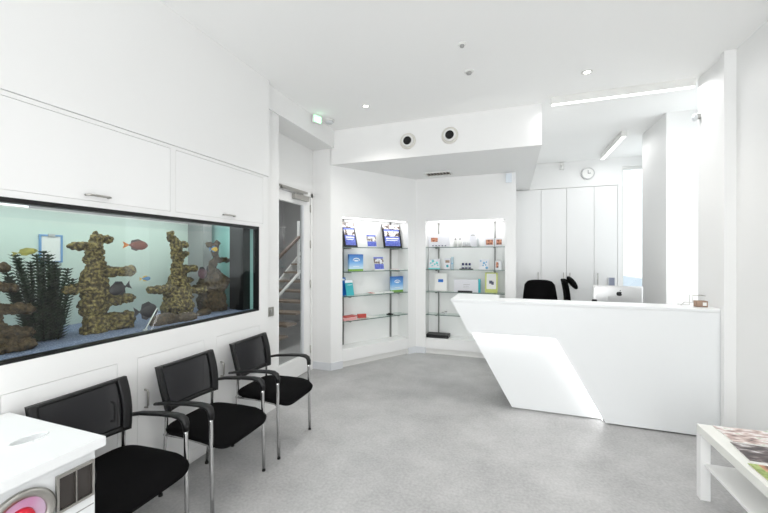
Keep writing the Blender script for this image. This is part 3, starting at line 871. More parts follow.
# wall clock and detector above the cabinets
t = thing('wall_clock', 'round white clock on the wall above the tall cabinets', 'clock', (1.24, 6.95, 2.92))
rx = Matrix.Rotation(PI / 2, 4, 'X')
MB().lathe([(0.10, 0.0), (0.10, 0.03), (0.085, 0.035), (0.083, 0.020)], 32, rx, cap=False).build('rim', M['alu'], t)
MB().lathe([(0.0, 0.026), (0.084, 0.026)], 32, rx, cap=False).build('dial', M['paper'], t)
MB().box(-0.003, 0.003, -0.031, -0.029, -0.005, 0.055).box(-0.005, 0.04, -0.033, -0.031, -0.004, 0.004).build('hands', M['black'], t)
solo('wall_sensor', MB().box(-0.03, 0.03, -0.05, 0, -0.06, 0.05).blob((0, -0.05, -0.01), (0.022, 0.02, 0.022), 10, 6), M['pale'], 'small white sensor high on the wall left of the clock', 'sensor', (0.84, 6.95, 3.08))
solo('wall_sensor', MB().prism([(-0.06, 0.06), (0, 0.06), (0, -0.06), (-0.03, -0.06)], 'x', -0.04, 0.04), mat('bluish_white_plastic', (0.84, 0.87, 0.90), 0.4), 'white motion sensor high at the right end of the display wall', 'sensor', (-0.03, YB, 2.62))
t = thing('wall_sensor', 'small white sensor on a bracket at the top of the near window edge', 'sensor', (1.642, 4.08, 2.79))
MB().box(-0.03, 0.0, -0.02, 0.02, -0.02, 0.02).build('bracket', M['grey'], t)
MB().blob((-0.04, 0, -0.005), (0.026, 0.026, 0.036), 12, 8).build('housing', M['frosted'], t)

# card fixed to the cabinet door
t = thing('notice_card', 'small slate grey card fixed to the rightmost tall cabinet', 'notice', (1.585, 6.938, 1.08))
MB().box(-0.048, 0.048, -0.012, -0.001, -0.065, 0.065).build('card', mat('slate_card', (0.55, 0.57, 0.64), 0.6), t)
MB().box(-0.048, -0.034, -0.0135, -0.012, -0.065, 0.065).build('edge_strip', M['frosted'], t)

# ------------------------------------------------------------------ display recesses: base units, uprights, shelves
def niche(mt, x0, x1, label_side, ups, zs):
    """local frame: x along the wall, y into it"""
    rot = mt.to_euler().z
    def P(x, y, z): return tuple(mt @ Vector((x, y, z)))
    t = thing('base_unit', 'low white plinth cabinet filling the foot of the %s display recess' % label_side, 'cabinet', P((x0 + x1) / 2, 0, 0), rot)
    hw = (x1 - x0) / 2 - 0.002
    MB().box(-hw, hw, 0.002, 0.248, 0.085, 0.245).build('body', M['board'], t)
    MB().box(-hw, hw, 0.03, 0.248, 0.0, 0.085).build('plinth', M['pale'], t)
    for k, x in enumerate(ups):
        nm = ('left' if k == 0 else 'right')
        u = thing('shelf_upright', 'slotted metal upright at the %s of the %s display recess' % (nm, label_side), 'upright', P(x, 0.249, 0.246), rot)
        MB().box(-0.010, 0.010, -0.022, 0, 0, 1.787).build('rail', M['dark_metal'], u)
    order = ['top', 'second', 'third', 'lowest']
    for k, z in enumerate(zs):
        s = thing('glass_shelf', '%s green-edged glass shelf in the %s display recess' % (order[k], label_side), 'shelf', P((x0 + x1) / 2, 0, z), rot, 'glass shelves of the display recesses')
        MB().box(-hw + 0.002, hw - 0.002, 0.006, 0.222, -0.010, 0.0).build('pane', M['shelf_glass'], s)
        MB().box(-hw + 0.002, hw - 0.002, 0.001, 0.006, -0.010, 0.0).build('front_edge', M['glass_edge'], s)
        for x in ups:
            xx = x - (x0 + x1) / 2
            MB().box(xx - 0.008, xx + 0.008, 0.03, 0.226, -0.024, -0.0105).box(xx - 0.014, xx + 0.014, 0.03, 0.06, -0.024, -0.0105).build('bracket', M['dark_metal'], s)
    l = thing('recess_light', 'slim light strip hidden at the top of the %s display recess' % label_side, 'light', P((x0 + x1) / 2, 0.03, NZ), rot)
    MB().box(-hw + 0.03, hw - 0.03, 0.0, 0.03, -0.012, 0.0).build('diffuser', M['lamp'], l)
    a = area('recess_lamp_' + label_side, P((x0 + x1) / 2, 0.09, NZ - 0.015), (0.25, 0, rot), x1 - x0 - 0.1, 0.08, 2.1)
    return P, rot
ZS1 = [1.63, 1.295, 0.957, 0.62]
ZS2 = [1.645, 1.303, 0.96, 0.607]
P1, R1 = niche(DM, NT0, NT1, 'left', [0.325, 1.18], ZS1)
P2, R2 = niche(Matrix.Translation((-1.248, YB, 0)), 0.0, 1.167, 'right', [0.16, 1.02], ZS2)

# ------------------------------------------------------------------ things on the left recess shelves
def put(PP, rot, name, label, cat, x, y, z, group=None):
    return thing(name, label, cat, PP(x, y, z), rot, group)
def lean(mb, a):
    R = Matrix.Rotation(-a, 4, 'X')
    mb.v = [tuple(R @ Vector(v)) for v in mb.v]
    return mb
def poster_stand(x, z, wd, hh, label, turn=0.0):
    t = put(P1, R1 + turn, 'poster_stand', label, 'poster stand', x, 0.085, z, 'black framed poster stands on the top shelf')
    a = 0.22
    lean(MB().box(-wd / 2, wd / 2, 0, 0.014, 0.002, hh), a).build('frame', M['black'], t)
    lean(MB().box(-wd / 2 + 0.028, wd / 2 - 0.028, -0.002, -0.0005, 0.03, hh - 0.085), a).build('poster', M['blueprint'], t)
    lean(MB().box(-wd / 2 + 0.03, wd / 2 - 0.03, -0.003, -0.0021, hh * 0.48, hh * 0.70), a).build('photo', M['photo'], t)
    lean(MB().box(-wd / 2 + 0.012, wd / 2 - 0.012, -0.003, -0.0005, hh - 0.075, hh - 0.008), a).build('heading', M['photo'], t)
    lean(MB().box(-wd / 2 + 0.05, wd / 2 - 0.05, -0.003, -0.0021, hh * 0.37, hh * 0.42).box(-wd / 2 + 0.05, wd / 2 - 0.07, -0.003, -0.0021, hh * 0.30, hh * 0.33), a).build('lettering', M['white_print'], t)
    MB().box(-0.02, 0.02, 0.012, 0.135, 0.0005, 0.004).build('foot', M['black'], t)
poster_stand(0.375, ZS1[0], 0.27, 0.36, 'black framed blue poster stand at the left end of the top shelf', 0.30)
poster_stand(1.115, ZS1[0], 0.32, 0.37, 'black framed blue poster stand at the right end of the top shelf', -0.12)
def flyer(x, z, wd, hh, label):
    t = put(P1, R1, 'flyer', label, 'flyer', x, 0.11, z, 'blue photo flyers standing on the left recess shelves')
    a = 0.2
    lean(MB().box(-wd / 2, wd / 2, 0, 0.006, 0.001, hh), a).build('card', M['paper'], t)
    lean(MB().box(-wd / 2 + 0.004, wd / 2 - 0.004, -0.002, -0.0004, 0.018, hh * 0.48).box(-wd / 2, wd / 2, -0.002, -0.0004, hh * 0.88, hh), a).build('blue_band', M['blueprint'], t)
    lean(MB().box(-wd / 2, wd / 2, -0.002, -0.0004, hh * 0.49, hh * 0.87), a).build('photo', M['photo'], t)
flyer(0.745, ZS1[0], 0.165, 0.19, 'blue photo flyer between the two poster stands')
flyer(0.877, ZS1[1], 0.175, 0.20, 'blue photo flyer on the second shelf right of the sky blue book')
def sky_book(x, z, label):
    t = put(P1, R1, 'book', label, 'book', x, 0.115, z, 'sky blue books in the left recess')
    MB().box(-0.112, 0.112, 0.004, 0.030, 0.003, 0.232).build('pages', M['paper'], t)
    MB().box(-0.117, 0.117, 0, 0.004, 0, 0.236).box(-0.117, 0.117, 0.030, 0.034, 0, 0.236).box(-0.117, -0.113, 0.0, 0.034, 0, 0.236).build('cover', M['sky_cover'], t)
    arc = MB()
    arc.tube([(0.055 * math.cos(q), -0.001, 0.145 + 0.035 * math.sin(q)) for q in [PI * k / 12 for k in range(13)]], 0.006, 6)
    arc.blob((0, -0.0005, 0.145), (0.04, 0.0015, 0.012), 12, 6)
    arc.box(-0.05, 0.05, -0.0015, -0.0002, 0.062, 0.068)
    arc.build('title_arc', M['white_print'], t)
sky_book(0.47, ZS1[1], 'sky blue book with a green base on the second shelf')
sky_book(1.215, ZS1[2], 'sky blue book with a green base at the right end of the third shelf')
t = put(P1, R1, 'leaflet', 'blue leaflet at the left end of the third shelf', 'leaflet', 0.275, 0.15, ZS1[2])
lean(MB().box(-0.06, 0.06, 0, 0.004, 0.001, 0.25), 0.15).build('sheet', M['blue'], t)
lean(MB().box(-0.045, 0.045, -0.001, 0, 0.21, 0.232), 0.15).build('heading', M['white_print'], t)
t = put(P1, R1 + 0.15, 'leaflet', 'teal leaflet standing in front of the blue leaflet', 'leaflet', 0.36, 0.09, ZS1[2])
lean(MB().box(-0.068, 0.068, 0, 0.004, 0.001, 0.215), 0.2).build('sheet', M['teal'], t)
lean(MB().box(-0.068, 0.068, -0.001, 0, 0.178, 0.2155).box(-0.03, 0.055, -0.001, 0, 0.145, 0.15), 0.2).build('heading', M['white_print'], t)
def flat_leaflets(x, y, z, wd, dp, h, label, m2, turn=0.0, grp=None):
    t = put(P1, R1 + turn, 'leaflet_pile', label, 'leaflets', x, y, z, grp)
    MB().box(-wd / 2, wd / 2, -dp / 2, dp / 2, 0.0005, h).build('sheets', M['paper'], t)
    MB().box(-wd / 2, -wd / 2 + 0.05, -dp / 2 - 0.001, dp / 2, h, h + 0.003).build('cover_band', m2, t)
flat_leaflets(1.20, 0.10, ZS1[1], 0.15, 0.14, 0.012, 'white leaflets lying flat at the right end of the second shelf', M['pink'])
flat_leaflets(0.79, 0.10, ZS1[2], 0.19, 0.13, 0.012, 'white leaflets with a red end lying mid third shelf', M['red'])
flat_leaflets(1.00, 0.10, ZS1[2], 0.17, 0.13, 0.014, 'plain white leaflets lying left of the right-hand sky blue book', M['paper'])
t = put(P1, R1, 'packet', 'pale pink packet under the red booklet, left end of the lowest shelf', 'packet', 0.33, 0.09, ZS1[3])
MB().box(-0.10, 0.10, -0.05, 0.06, 0.0005, 0.035).build('box', M['pink'], t)
t = put(P1, R1 + 0.2, 'booklet', 'red brown booklet lying on the pale pink packet', 'booklet', 0.35, 0.10, ZS1[3] + 0.0355)
MB().box(-0.11, 0.11, -0.05, 0.07, 0.0, 0.004).build('pages', M['paper'], t)
MB().box(-0.112, 0.112, -0.052, 0.07, 0.004, 0.016).build('cover', M['red'], t)
t = put(P1, R1 - 0.3, 'packet', 'red packet standing alone on the lowest shelf', 'packet', 0.555, 0.09, ZS1[3])
lean(MB().box(-0.062, 0.062, 0, 0.045, 0.0045, 0.06), 0.1).build('box', M['red'], t)
flat_leaflets(0.72, 0.10, ZS1[3], 0.16, 0.13, 0.010, 'white leaflets lying right of the red packet', M['paper'])
solo('clip', MB().box(-0.04, 0.04, -0.03, 0.03, 0.0005, 0.018).box(-0.02, 0.02, -0.012, 0.012, 0.018, 0.028), M['black'], 'small black clip on the lowest shelf of the left recess', 'clip', P1(1.05, 0.09, ZS1[3]), R1)

# ------------------------------------------------------------------ things on the right recess shelves
X0 = 1.248
def put2(name, label, cat, x, y, z, group=None):
    return thing(name, label, cat, P2(x + X0, y, z), 0, group)
def dots(lst, y=-0.0015):
    m = MB()
    for x, z, r in lst:
        m.lathe([(0, 0), (r, 0), (r, 0.001), (0, 0.001)], 10, Matrix.Translation((x, y + 0.001, z)) @ Matrix.Rotation(PI / 2, 4, 'X'))
    return m
# top shelf
t = put2('display_card', 'white showcard with a small face photo at the left end of the top shelf', 'showcard', -1.065, 0.14, ZS2[0])
MB().box(-0.165, 0.165, 0, 0.02, 0.0005, 0.205).build('card', M['card'], t)
MB().box(-0.125, -0.02, -0.0015, -0.0002, 0.085, 0.15).build('photo', M['face'], t)
for k in range(5):
    t = put2('sample_pot', 'tiny dark capped pot in the row before the white showcard', 'pot', -1.145 + 0.048 * k, 0.075, ZS2[0], 'row of tiny dark pots before the showcard')
    MB().lathe([(0.011, 0.0005), (0.012, 0.012), (0.009, 0.018)], 12).build('pot', M['frosted'], t)
    MB().lathe([(0.011, 0.018), (0.011, 0.028), (0.0, 0.030)], 12).build('lid', M['navy'], t)
def bottle(x, y, z, r, h, label, body, cap, group):
    t = put2('bottle', label, 'bottle', x, y, z, group)
    MB().lathe([(r, 0.0005), (r, h * 0.6), (r * 0.9, h * 0.68), (r * 0.45, h * 0.74), (r * 0.45, h * 0.78)], 16).build('body', body, t)
    MB().lathe([(r * 0.55, h * 0.78), (r * 0.55, h * 0.97), (0.0, h)], 16).build('cap', cap, t)
bottle(-0.805, 0.12, ZS2[0], 0.026, 0.14, 'left one of two white dropper bottles on the top shelf', M['pale'], M['grey'], 'white dropper bottles on the top shelf')
bottle(-0.735, 0.12, ZS2[0], 0.026, 0.14, 'right one of two white dropper bottles on the top shelf', M['pale'], M['grey'], 'white dropper bottles on the top shelf')
t = put2('tube_tray', 'small grey tray on the top shelf holding white tubes', 'tray', -0.63, 0.10, ZS2[0])
MB().box(-0.065, 0.065, -0.03, 0.03, 0.0005, 0.014).build('tray', M['grey'], t)
for k in range(4):
    solo('tube', MB().lathe([(0.013, 0), (0.013, 0.04), (0.006, 0.065), (0.0, 0.066)], 10), M['frosted'], 'white tube standing in the small grey tray', 'tube', P2(-0.675 + 0.03 * k + X0, 0.10, ZS2[0] + 0.0145), 0, 'white tubes in the small grey tray')
t = put2('carton', 'tall plain white carton on the top shelf', 'carton', -0.545, 0.165, ZS2[0])
MB().box(-0.048, 0.048, -0.035, 0.035, 0.0005, 0.32).build('box', M['card'], t)
MB().box(-0.03, 0.03, -0.0365, -0.0352, 0.17, 0.18).box(-0.02, 0.02, -0.0365, -0.0352, 0.19, 0.194).build('lettering', M['grey'], t)
solo('canister', MB().lathe([(0.02, 0.0005), (0.021, 0.10), (0.019, 0.105), (0.019, 0.125), (0.0, 0.127)], 16), M['frosted'], 'slim white canister right of the tall plain carton', 'canister', P2(-0.47 + X0, 0.10, ZS2[0]))
for x, wd, L in ((-0.31, 0.125, 'white box with a portrait photo left of the right upright, top shelf'), (-0.175, 0.10, 'white box with a portrait photo at the right end of the top shelf')):
    t = put2('photo_box', L, 'box', x, 0.12, ZS2[0], 'boxes with portrait photos')
    MB().box(-wd / 2, wd / 2, -0.02, 0.03, 0.0005, 0.125).build('box', M['card'], t)
    MB().box(-wd / 2 + 0.02, wd / 2 - 0.004, -0.0215, -0.0202, 0.03, 0.105).build('photo', M['face'], t)
# second shelf
t = put2('carton', 'white carton with aqua dots and base on the second shelf', 'carton', -1.13, 0.11, ZS2[1])
MB().box(-0.085, 0.085, -0.03, 0.04, 0.0005, 0.16).build('box', M['card'], t)
MB().box(-0.087, 0.087, -0.033, 0.04, 0.0005, 0.02).build('base_band', M['tealdot'], t)
dots([(-0.02, 0.125, 0.022), (0.045, 0.10, 0.02), (-0.055, 0.095, 0.014), (0.01, 0.075, 0.015), (0.06, 0.06, 0.012), (-0.03, 0.055, 0.012)], -0.0315).build('dots', M['tealdot'], t)
t = put2('carton', 'small white carton with one brown and one teal mark, second shelf', 'carton', -0.925, 0.12, ZS2[1])
MB().box(-0.045, 0.045, -0.03, 0.03, 0.0005, 0.17).build('box', M['card'], t)
MB().box(-0.03, 0.035, -0.0315, -0.0302, 0.10, 0.14).build('brown_mark', M['brown'], t)
dots([(0.0, 0.05, 0.02)], -0.0315).build('dots', M['teal'], t)
t = put2('carton', 'narrow blue grey carton on the second shelf', 'carton', -0.855, 0.14, ZS2[1])
MB().box(-0.016, 0.016, -0.03, 0.03, 0.0005, 0.19).build('box', mat('blue_grey_card', (0.70, 0.78, 0.82), 0.6), t)
dots([(0, 0.09, 0.012)], -0.0315).build('dots', M['paleblue'], t)
t = put2('bottle_tray', 'black tray carrying three navy capped bottles', 'tray', -0.64, 0.10, ZS2[1])
MB().box(-0.10, 0.10, -0.035, 0.035, 0.0005, 0.012).build('tray', M['black'], t)
for k, nm in enumerate(('left', 'middle', 'right')):
    t = put2('bottle', '%s one of the three navy capped bottles on the black tray' % nm, 'bottle', -0.69 + 0.05 * k, 0.10, ZS2[1] + 0.0125, 'navy capped bottles on the black tray')
    MB().lathe([(0.019, 0), (0.019, 0.05)], 14).build('body', M['frosted'], t)
    MB().lathe([(0.0195, 0.004), (0.0195, 0.02)], 14).build('label_band', M['navy'], t)
    MB().lathe([(0.016, 0.05), (0.016, 0.085), (0.0, 0.087)], 14).build('cap', M['navy'], t)
t = put2('carton', 'white carton with pale blue speckles on the second shelf', 'carton', -0.38, 0.12, ZS2[1])
MB().box(-0.07, 0.07, -0.03, 0.03, 0.0005, 0.155).build('box', M['card'], t)
dots([(-0.045, 0.13, 0.012), (0.0, 0.10, 0.018), (0.035, 0.115, 0.012), (-0.012, 0.065, 0.012), (0.025, 0.072, 0.012), (0.04, 0.03, 0.020)], -0.0315).build('dots', M['paleblue'], t)
t = put2('photo_box', 'narrow box with a brown photo at the right end of the second shelf', 'box', -0.175, 0.12, ZS2[1], 'boxes with portrait photos')
MB().box(-0.045, 0.045, -0.02, 0.03, 0.0005, 0.135).build('box', M['frosted'], t)
MB().box(-0.035, 0.0, -0.0215, -0.0202, 0.03, 0.115).build('photo', M['face'], t)
# third shelf
t = put2('picture_frame', 'white framed certificate with a small blue emblem, third shelf', 'frame', -1.037, 0.12, ZS2[2])
lean(MB().box(-0.10, 0.10, 0, 0.012, 0.002, 0.285), 0.12).build('frame', M['pale'], t)
lean(MB().box(-0.085, 0.085, -0.0012, -0.0002, 0.018, 0.27), 0.12).build('sheet', M['paper'], t)
lean(MB().box(-0.04, 0.04, -0.0025, -0.0014, 0.14, 0.185), 0.12).build('emblem', M['blue'], t)
t = put2('carton', 'wide pale carton with a teal end strip on the third shelf', 'carton', -0.635, 0.15, ZS2[2])
MB().box(-0.19, 0.17, -0.04, 0.04, 0.0005, 0.19).build('box', M['card'], t)
MB().box(0.17, 0.20, -0.042, 0.042, 0.0005, 0.197).build('end_strip', M['teal'], t)
MB().box(-0.05, 0.05, -0.0415, -0.0402, 0.11, 0.115).box(-0.05, 0.03, -0.0415, -0.0402, 0.085, 0.089).box(-0.05, 0.04, -0.0415, -0.0402, 0.06, 0.064).build('lettering', M['grey'], t)
solo('tablet_tray', MB().box(-0.105, 0.105, -0.03, 0.03, 0.0005, 0.022), M['black'], 'flat black tray in front of the wide pale carton', 'tray', P2(-0.655 + X0, 0.06, ZS2[2]))
t = put2('picture_frame', 'lime green framed certificate at the right of the third shelf', 'frame', -0.277, 0.12, ZS2[2])
lean(MB().box(-0.09, 0.09, 0, 0.014, 0.002, 0.30), 0.12).build('frame', M['lime'], t)
lean(MB().box(-0.068, 0.068, -0.0012, -0.0002, 0.055, 0.285), 0.12).build('sheet', M['paper'], t)
lean(MB().box(-0.03, 0.015, -0.0025, -0.0014, 0.135, 0.18).box(0.0, 0.035, -0.0025, -0.0014, 0.12, 0.165), 0.12).build('emblem', mat('slate_print', (0.30, 0.32, 0.40), 0.5), t)
# lowest shelf and base
for x, h in ((-1.00, 0.03), (-0.95, 0.045)):
    t = put2('glass_pot', 'small clear pot on the lowest shelf, %s' % ('left and lower one' if h < 0.04 else 'right and taller one'), 'pot', x, 0.11, ZS2[3], 'small clear pots on the lowest shelf')
    MB().lathe([(0.018, 0.0005), (0.02, h * 0.75), (0.017, h * 0.75), (0.016, 0.004), (0, 0.004)], 14, cap=False).build('pot', M['frosted'], t)
    MB().lathe([(0.02, h * 0.76), (0.02, h), (0, h)], 14).build('lid', M['grey'], t)
solo('black_case', MB().box(-0.17, 0.17, -0.10, 0.10, 0, 0.05), M['black'], 'flat black case on the white plinth of the right display recess', 'case', P2(-1.07 + X0, 0.115, 0.246), 0, None, 0.004)

# ------------------------------------------------------------------ lamps, vents and ceiling fittings
def linear_lamp(loc, rotz, L, power, label):
    t = thing('linear_lamp', label, 'lamp', loc, rotz, 'linear ceiling lamps over the staff area')
    MB().box(-L / 2, L / 2, -0.03, 0.03, -0.072, 0).build('housing', M['pale'], t)
    MB().box(-L / 2 + 0.008, L / 2 - 0.008, -0.022, 0.022, -0.076, -0.0722).build('diffuser', M['lamp'], t)
    l = area('linear_lamp_light', (0, 0, -0.080), (0, 0, 0), L, 0.05, power)
    l.parent = t
linear_lamp((1.0, 4.10, H), 0.0, 1.215, 8, 'long white ceiling lamp running across above the reception desk')
linear_lamp((1.40, 6.08, H), PI / 2, 1.19, 3.5, 'white ceiling lamp running towards the far wall')
for x, y in ((-0.6, 1.0), (0.3, 1.0), (-0.6, -1.6), (0.3, -1.6)):   # unseen spots without fittings, added to light the floor for bounce
    l = bpy.data.lights.new('spot', 'SPOT'); l.energy = 35; l.spot_size = 2.4; l.spot_blend = 1; l.shadow_soft_size = 0.05; l.color = (1, 0.985, 0.96)
    lo2 = bpy.data.objects.new('spot', l); lo2.location = (x, y, H - 0.02); COL.objects.link(lo2)
SP = [(-1.50, 3.63, 'small lit ceiling spotlight near the exit sign'), (0.64, 3.62, 'small lit ceiling spotlight beside the long ceiling lamp')]
for x, y, L in SP:
    t = thing('ceiling_spotlight', L, 'spotlight', (x, y, H), 0, 'ceiling spotlights')
    MB().lathe([(0.045, 0), (0.045, -0.006), (0.03, -0.008), (0.028, -0.002)], 24, cap=False).build('rim', M['pale'], t)
    MB().lathe([(0.0, -0.003), (0.028, -0.003)], 24, cap=False).build('bulb', M['spot'], t)
    l = bpy.data.lights.new('spot', 'SPOT'); l.energy = 50; l.spot_size = 2.3; l.spot_blend = 1; l.shadow_soft_size = 0.04; l.color = (1, 0.97, 0.92)
    lo2 = bpy.data.objects.new('spot', l); lo2.location = (0, 0, -0.02); COL.objects.link(lo2); lo2.parent = t
for x, y, r, L in ((-0.353, 3.26, 0.03, 'small steel ceiling sensor nearer the bulkhead'), (-0.358, 2.82, 0.022, 'tiny ceiling sensor nearer the camera')):
    t = thing('ceiling_sensor', L, 'sensor', (x, y, H), 0, 'ceiling sensors')
    MB().lathe([(r * 1.4, 0), (r * 1.4, -0.006), (r, -0.012)], 20).build('plate', M['pale'], t)
    MB().lathe([(r * 0.8, -0.012), (r * 0.7, -0.025), (0, -0.03)], 16).build('lens', M['grey'], t)
t = thing('smoke_detector', 'round white smoke detector on the ceiling beside the exit sign', 'smoke detector', (-2.07, 3.86, H))
MB().lathe([(0.06, 0), (0.06, -0.015), (0.048, -0.02)], 24).build('base', M['pale'], t)
MB().lathe([(0.05, -0.02), (0.05, -0.032), (0.035, -0.045), (0, -0.047)], 24).build('cover', M['frosted'], t)
t = thing('exit_sign', 'glowing green exit sign hanging below the ceiling near the door', 'sign', (-2.13, 3.66, H - 0.015), 1.15)
MB().box(-0.055, 0.055, -0.018, 0.018, -0.085, 0).box(-0.02, 0.02, -0.012, 0.012, 0, 0.015).build('housing', M['pale'], t)
MB().box(-0.052, 0.052, -0.0195, -0.0182, -0.082, -0.004).build('lit_panel', emis('green_sign_glow', (0.35, 1.0, 0.5), 2.2), t)
pic = MB(); yy = (-0.0215, -0.0197)
pic.box(0.02, 0.043, *yy, -0.076, -0.02).box(-0.033, -0.022, *yy, -0.052, -0.046)
pic.prism([(-0.012, -0.025), (0.002, -0.038), (0.008, -0.058), (0.0, -0.076), (-0.006, -0.076), (-0.002, -0.058), (-0.012, -0.058), (-0.018, -0.048)], 'y', *yy)
pic.prism([(-0.046, -0.049), (-0.033, -0.036), (-0.033, -0.062)], 'y', *yy)
pic.build('pictogram', emis('white_sign_glow', (0.9, 1, 0.92), 3.0), t)
# round air nozzles on the bulkhead face
def nozzle(x, z, label):
    t = thing('air_nozzle', label, 'air nozzle', (x, 4.2, z), 0, 'round air nozzles on the bulkhead')
    MB().lathe([(0.092, 0), (0.098, 0.01), (0.09, 0.02), (0.075, 0.022), (0.066, 0.005)], 36, rx, cap=False).build('flange', mat('nozzle_ring', (0.84, 0.83, 0.80), 0.5), t)
    MB().lathe([(0.070, 0.010), (0.073, 0.035), (0.060, 0.045), (0.050, 0.038)], 36, rx, cap=False).build('eyeball', M['pale'], t)
    MB().lathe([(0.051, 0.036), (0.047, 0.018), (0, 0.016)], 36, rx, cap=False).build('mouth', M['black_matte'], t)
nozzle(-1.18, 2.90, 'left round air nozzle on the white bulkhead')
nozzle(-0.672, 2.912, 'right round air nozzle on the white bulkhead')
t = thing('air_grille', 'slotted air grille under the bulkhead', 'grille', (-0.99, 5.15, 2.703))
f = MB(); wall(f, 'y', -0.19, 0.19, 0, 1, -0.11, 0.11)
fr2 = MB().box(-0.19, 0.19, -0.11, -0.09, -0.012, 0).box(-0.19, 0.19, 0.09, 0.11, -0.012, 0).box(-0.19, -0.17, -0.09, 0.09, -0.012, 0).box(0.17, 0.19, -0.09, 0.09, -0.012, 0)
fr2.build('frame', M['pale'], t)
MB().box(-0.17, 0.17, -0.09, 0.09, -0.002, 0).build('backing', mat('dark_duct', (0.25, 0.23, 0.21), 0.7), t)
sl = MB()
for k in range(8):
    sl.box(-0.165 + 0.045 * k, -0.152 + 0.045 * k, -0.09, 0.09, -0.011, -0.002)
sl.build('slats', mat('taupe_slat', (0.62, 0.59, 0.55), 0.5), t)

# ------------------------------------------------------------------ waiting room chairs
def visitor_chair(loc, rotz, label):
    t = thing('visitor_chair', label, 'chair', loc, rotz, 'black visitor chairs along the aquarium wall')
    # seat
    n = 48; vs = [(0.048, 0, 0.462)]
    prof = [(0.35, 0.462), (0.65, 0.461), (0.85, 0.457), (0.95, 0.448), (1.0, 0.434), (0.985, 0.418), (0.93, 0.408), (0.6, 0.405)]
    for rr, zz in prof:
        for k in range(n):
            a = 2 * PI * k / n
            ca, sa = math.cos(a), math.sin(a)
            x = 0.246 * rr * math.copysign(abs(ca) ** 0.33, ca); y = 0.231 * rr * math.copysign(abs(sa) ** 0.36, sa)
            y *= 1 + 0.045 * x / 0.232
            droop = 0.035 * max(0, (x - 0.06) / 0.165) ** 2
            vs.append((0.048 + x, y, zz - droop))
    fs = [(0, 1 + k, 1 + (k + 1) % n) for k in range(n)]
    for i in range(len(prof) - 1):
        fs += [(1 + i * n + k, 1 + i * n + (k + 1) % n, 1 + (i + 1) * n + (k + 1) % n, 1 + (i + 1) * n + k) for k in range(n)]
    fs.append(tuple(1 + (len(prof) - 1) * n + k for k in range(n)))
    MB().add(vs, fs, True).build('seat', M['fabric'], t)
    # backrest, concave in plan, leaning back
    def bk(u, v):
        wd = 0.206 + 0.020 * v + 0.010 * math.sin(PI * v)
        return (-0.138 - 0.032 * v - 0.032 * v * v - 0.03 * (1 - u * u), u * wd, 0.538 + 0.268 * v + 0.012 * u * u * v)
    fr = MB()
    fr.patch(bk, -1, -0.80, 0, 1, 3, 14, 0.022)
    fr.patch(bk, 0.80, 1, 0, 1, 3, 14, 0.022)
    fr.patch(bk, -0.80, 0.80, 0.945, 1, 14, 2, 0.022)
    fr.patch(bk, -0.80, 0.80, 0, 0.085, 14, 2, 0.022)
    fo_ = fr.build('backrest', M['black'], t)
    def bk2(u, v):
        p = bk(u, v); return (p[0] - 0.010, p[1], p[2])
    MB().patch(bk2, -0.81, 0.81, 0.07, 0.955, 14, 10, 0.002).build('mesh_panel', M['mesh'], fo_)
    for sy in (-1, 1):
        y = sy * 0.236
        fl = MB().tube([(0.228, y, 0.012), (0.222, y, 0.30), (0.219, y, 0.54), (0.218, y, 0.61)], 0.0115, 12).build('leg', M['chrome'], t)
        MB().lathe([(0.012, 0), (0.012, 0.012), (0.011, 0.014)], 12, Matrix.Translation((0.228, y, 0))).build('foot_cap', M['black_matte'], fl)
        yr = sy * 0.186
        rl = MB().tube([(-0.222, yr, 0.012), (-0.196, yr, 0.25), (-0.176, yr, 0.42), (-0.174, yr, 0.54), (-0.202, yr * 1.02, 0.68)], 0.0105, 12).build('leg', M['chrome'], t)
        MB().lathe([(0.013, 0), (0.013, 0.014), (0.011, 0.016)], 12, Matrix.Translation((-0.222, yr, 0))).build('foot_cap', M['black_matte'], rl)
        ap = [(-0.218, sy * 0.226, 0.592), (-0.17, sy * 0.230, 0.602), (-0.10, y, 0.616), (0.04, y, 0.632), (0.14, y, 0.638), (0.185, y, 0.634), (0.210, y, 0.620), (0.219, y, 0.596), (0.220, y, 0.562)]
        MB().tube(ap, [0.013, 0.016, 0.020, 0.023, 0.024, 0.024, 0.022, 0.019, 0.0165], 12, ry=[0.009, 0.010, 0.011, 0.012, 0.013, 0.015, 0.017, 0.018, 0.0165]).build('armrest', M['black'], t)
    sf = MB()
    sf.tube([(-0.188, -0.186, 0.392), (-0.188, 0.186, 0.392)], 0.009, 10)
    for sy in (-1, 1):
        sf.tube([(-0.19, sy * 0.186, 0.392), (0.0, sy * 0.19, 0.396), (0.17, sy * 0.20, 0.388), (0.221, sy * 0.236, 0.384)], 0.009, 10)
    sf.build('seat_frame', M['chrome'], t)
    return t
c0 = visitor_chair((-1.858, 1.215, 0), 0.03, 'black visitor chair nearest the white play cabinet, partly hidden by it')
dup(c0, (-1.852, 1.838, 0), 0.03, 'black visitor chair in the middle of the row of three')
dup(c0, (-1.862, 2.465, 0), 0.05, 'black visitor chair nearest the glazed door')

# ------------------------------------------------------------------ white play cabinet in the near left corner
t = thing('play_cabinet', 'white cabinet with a round pink porthole and a square window in its side', 'cabinet', (-1.865, 0.70, 0))
HW, Y0, Y1 = 0.25, -0.45, 0.315
bd = MB(); bd.box(-HW, 0.235, Y0 + 0.02, Y1 - 0.015, 0.01, 0.708)
bd.build('body', M['gloss'], t)
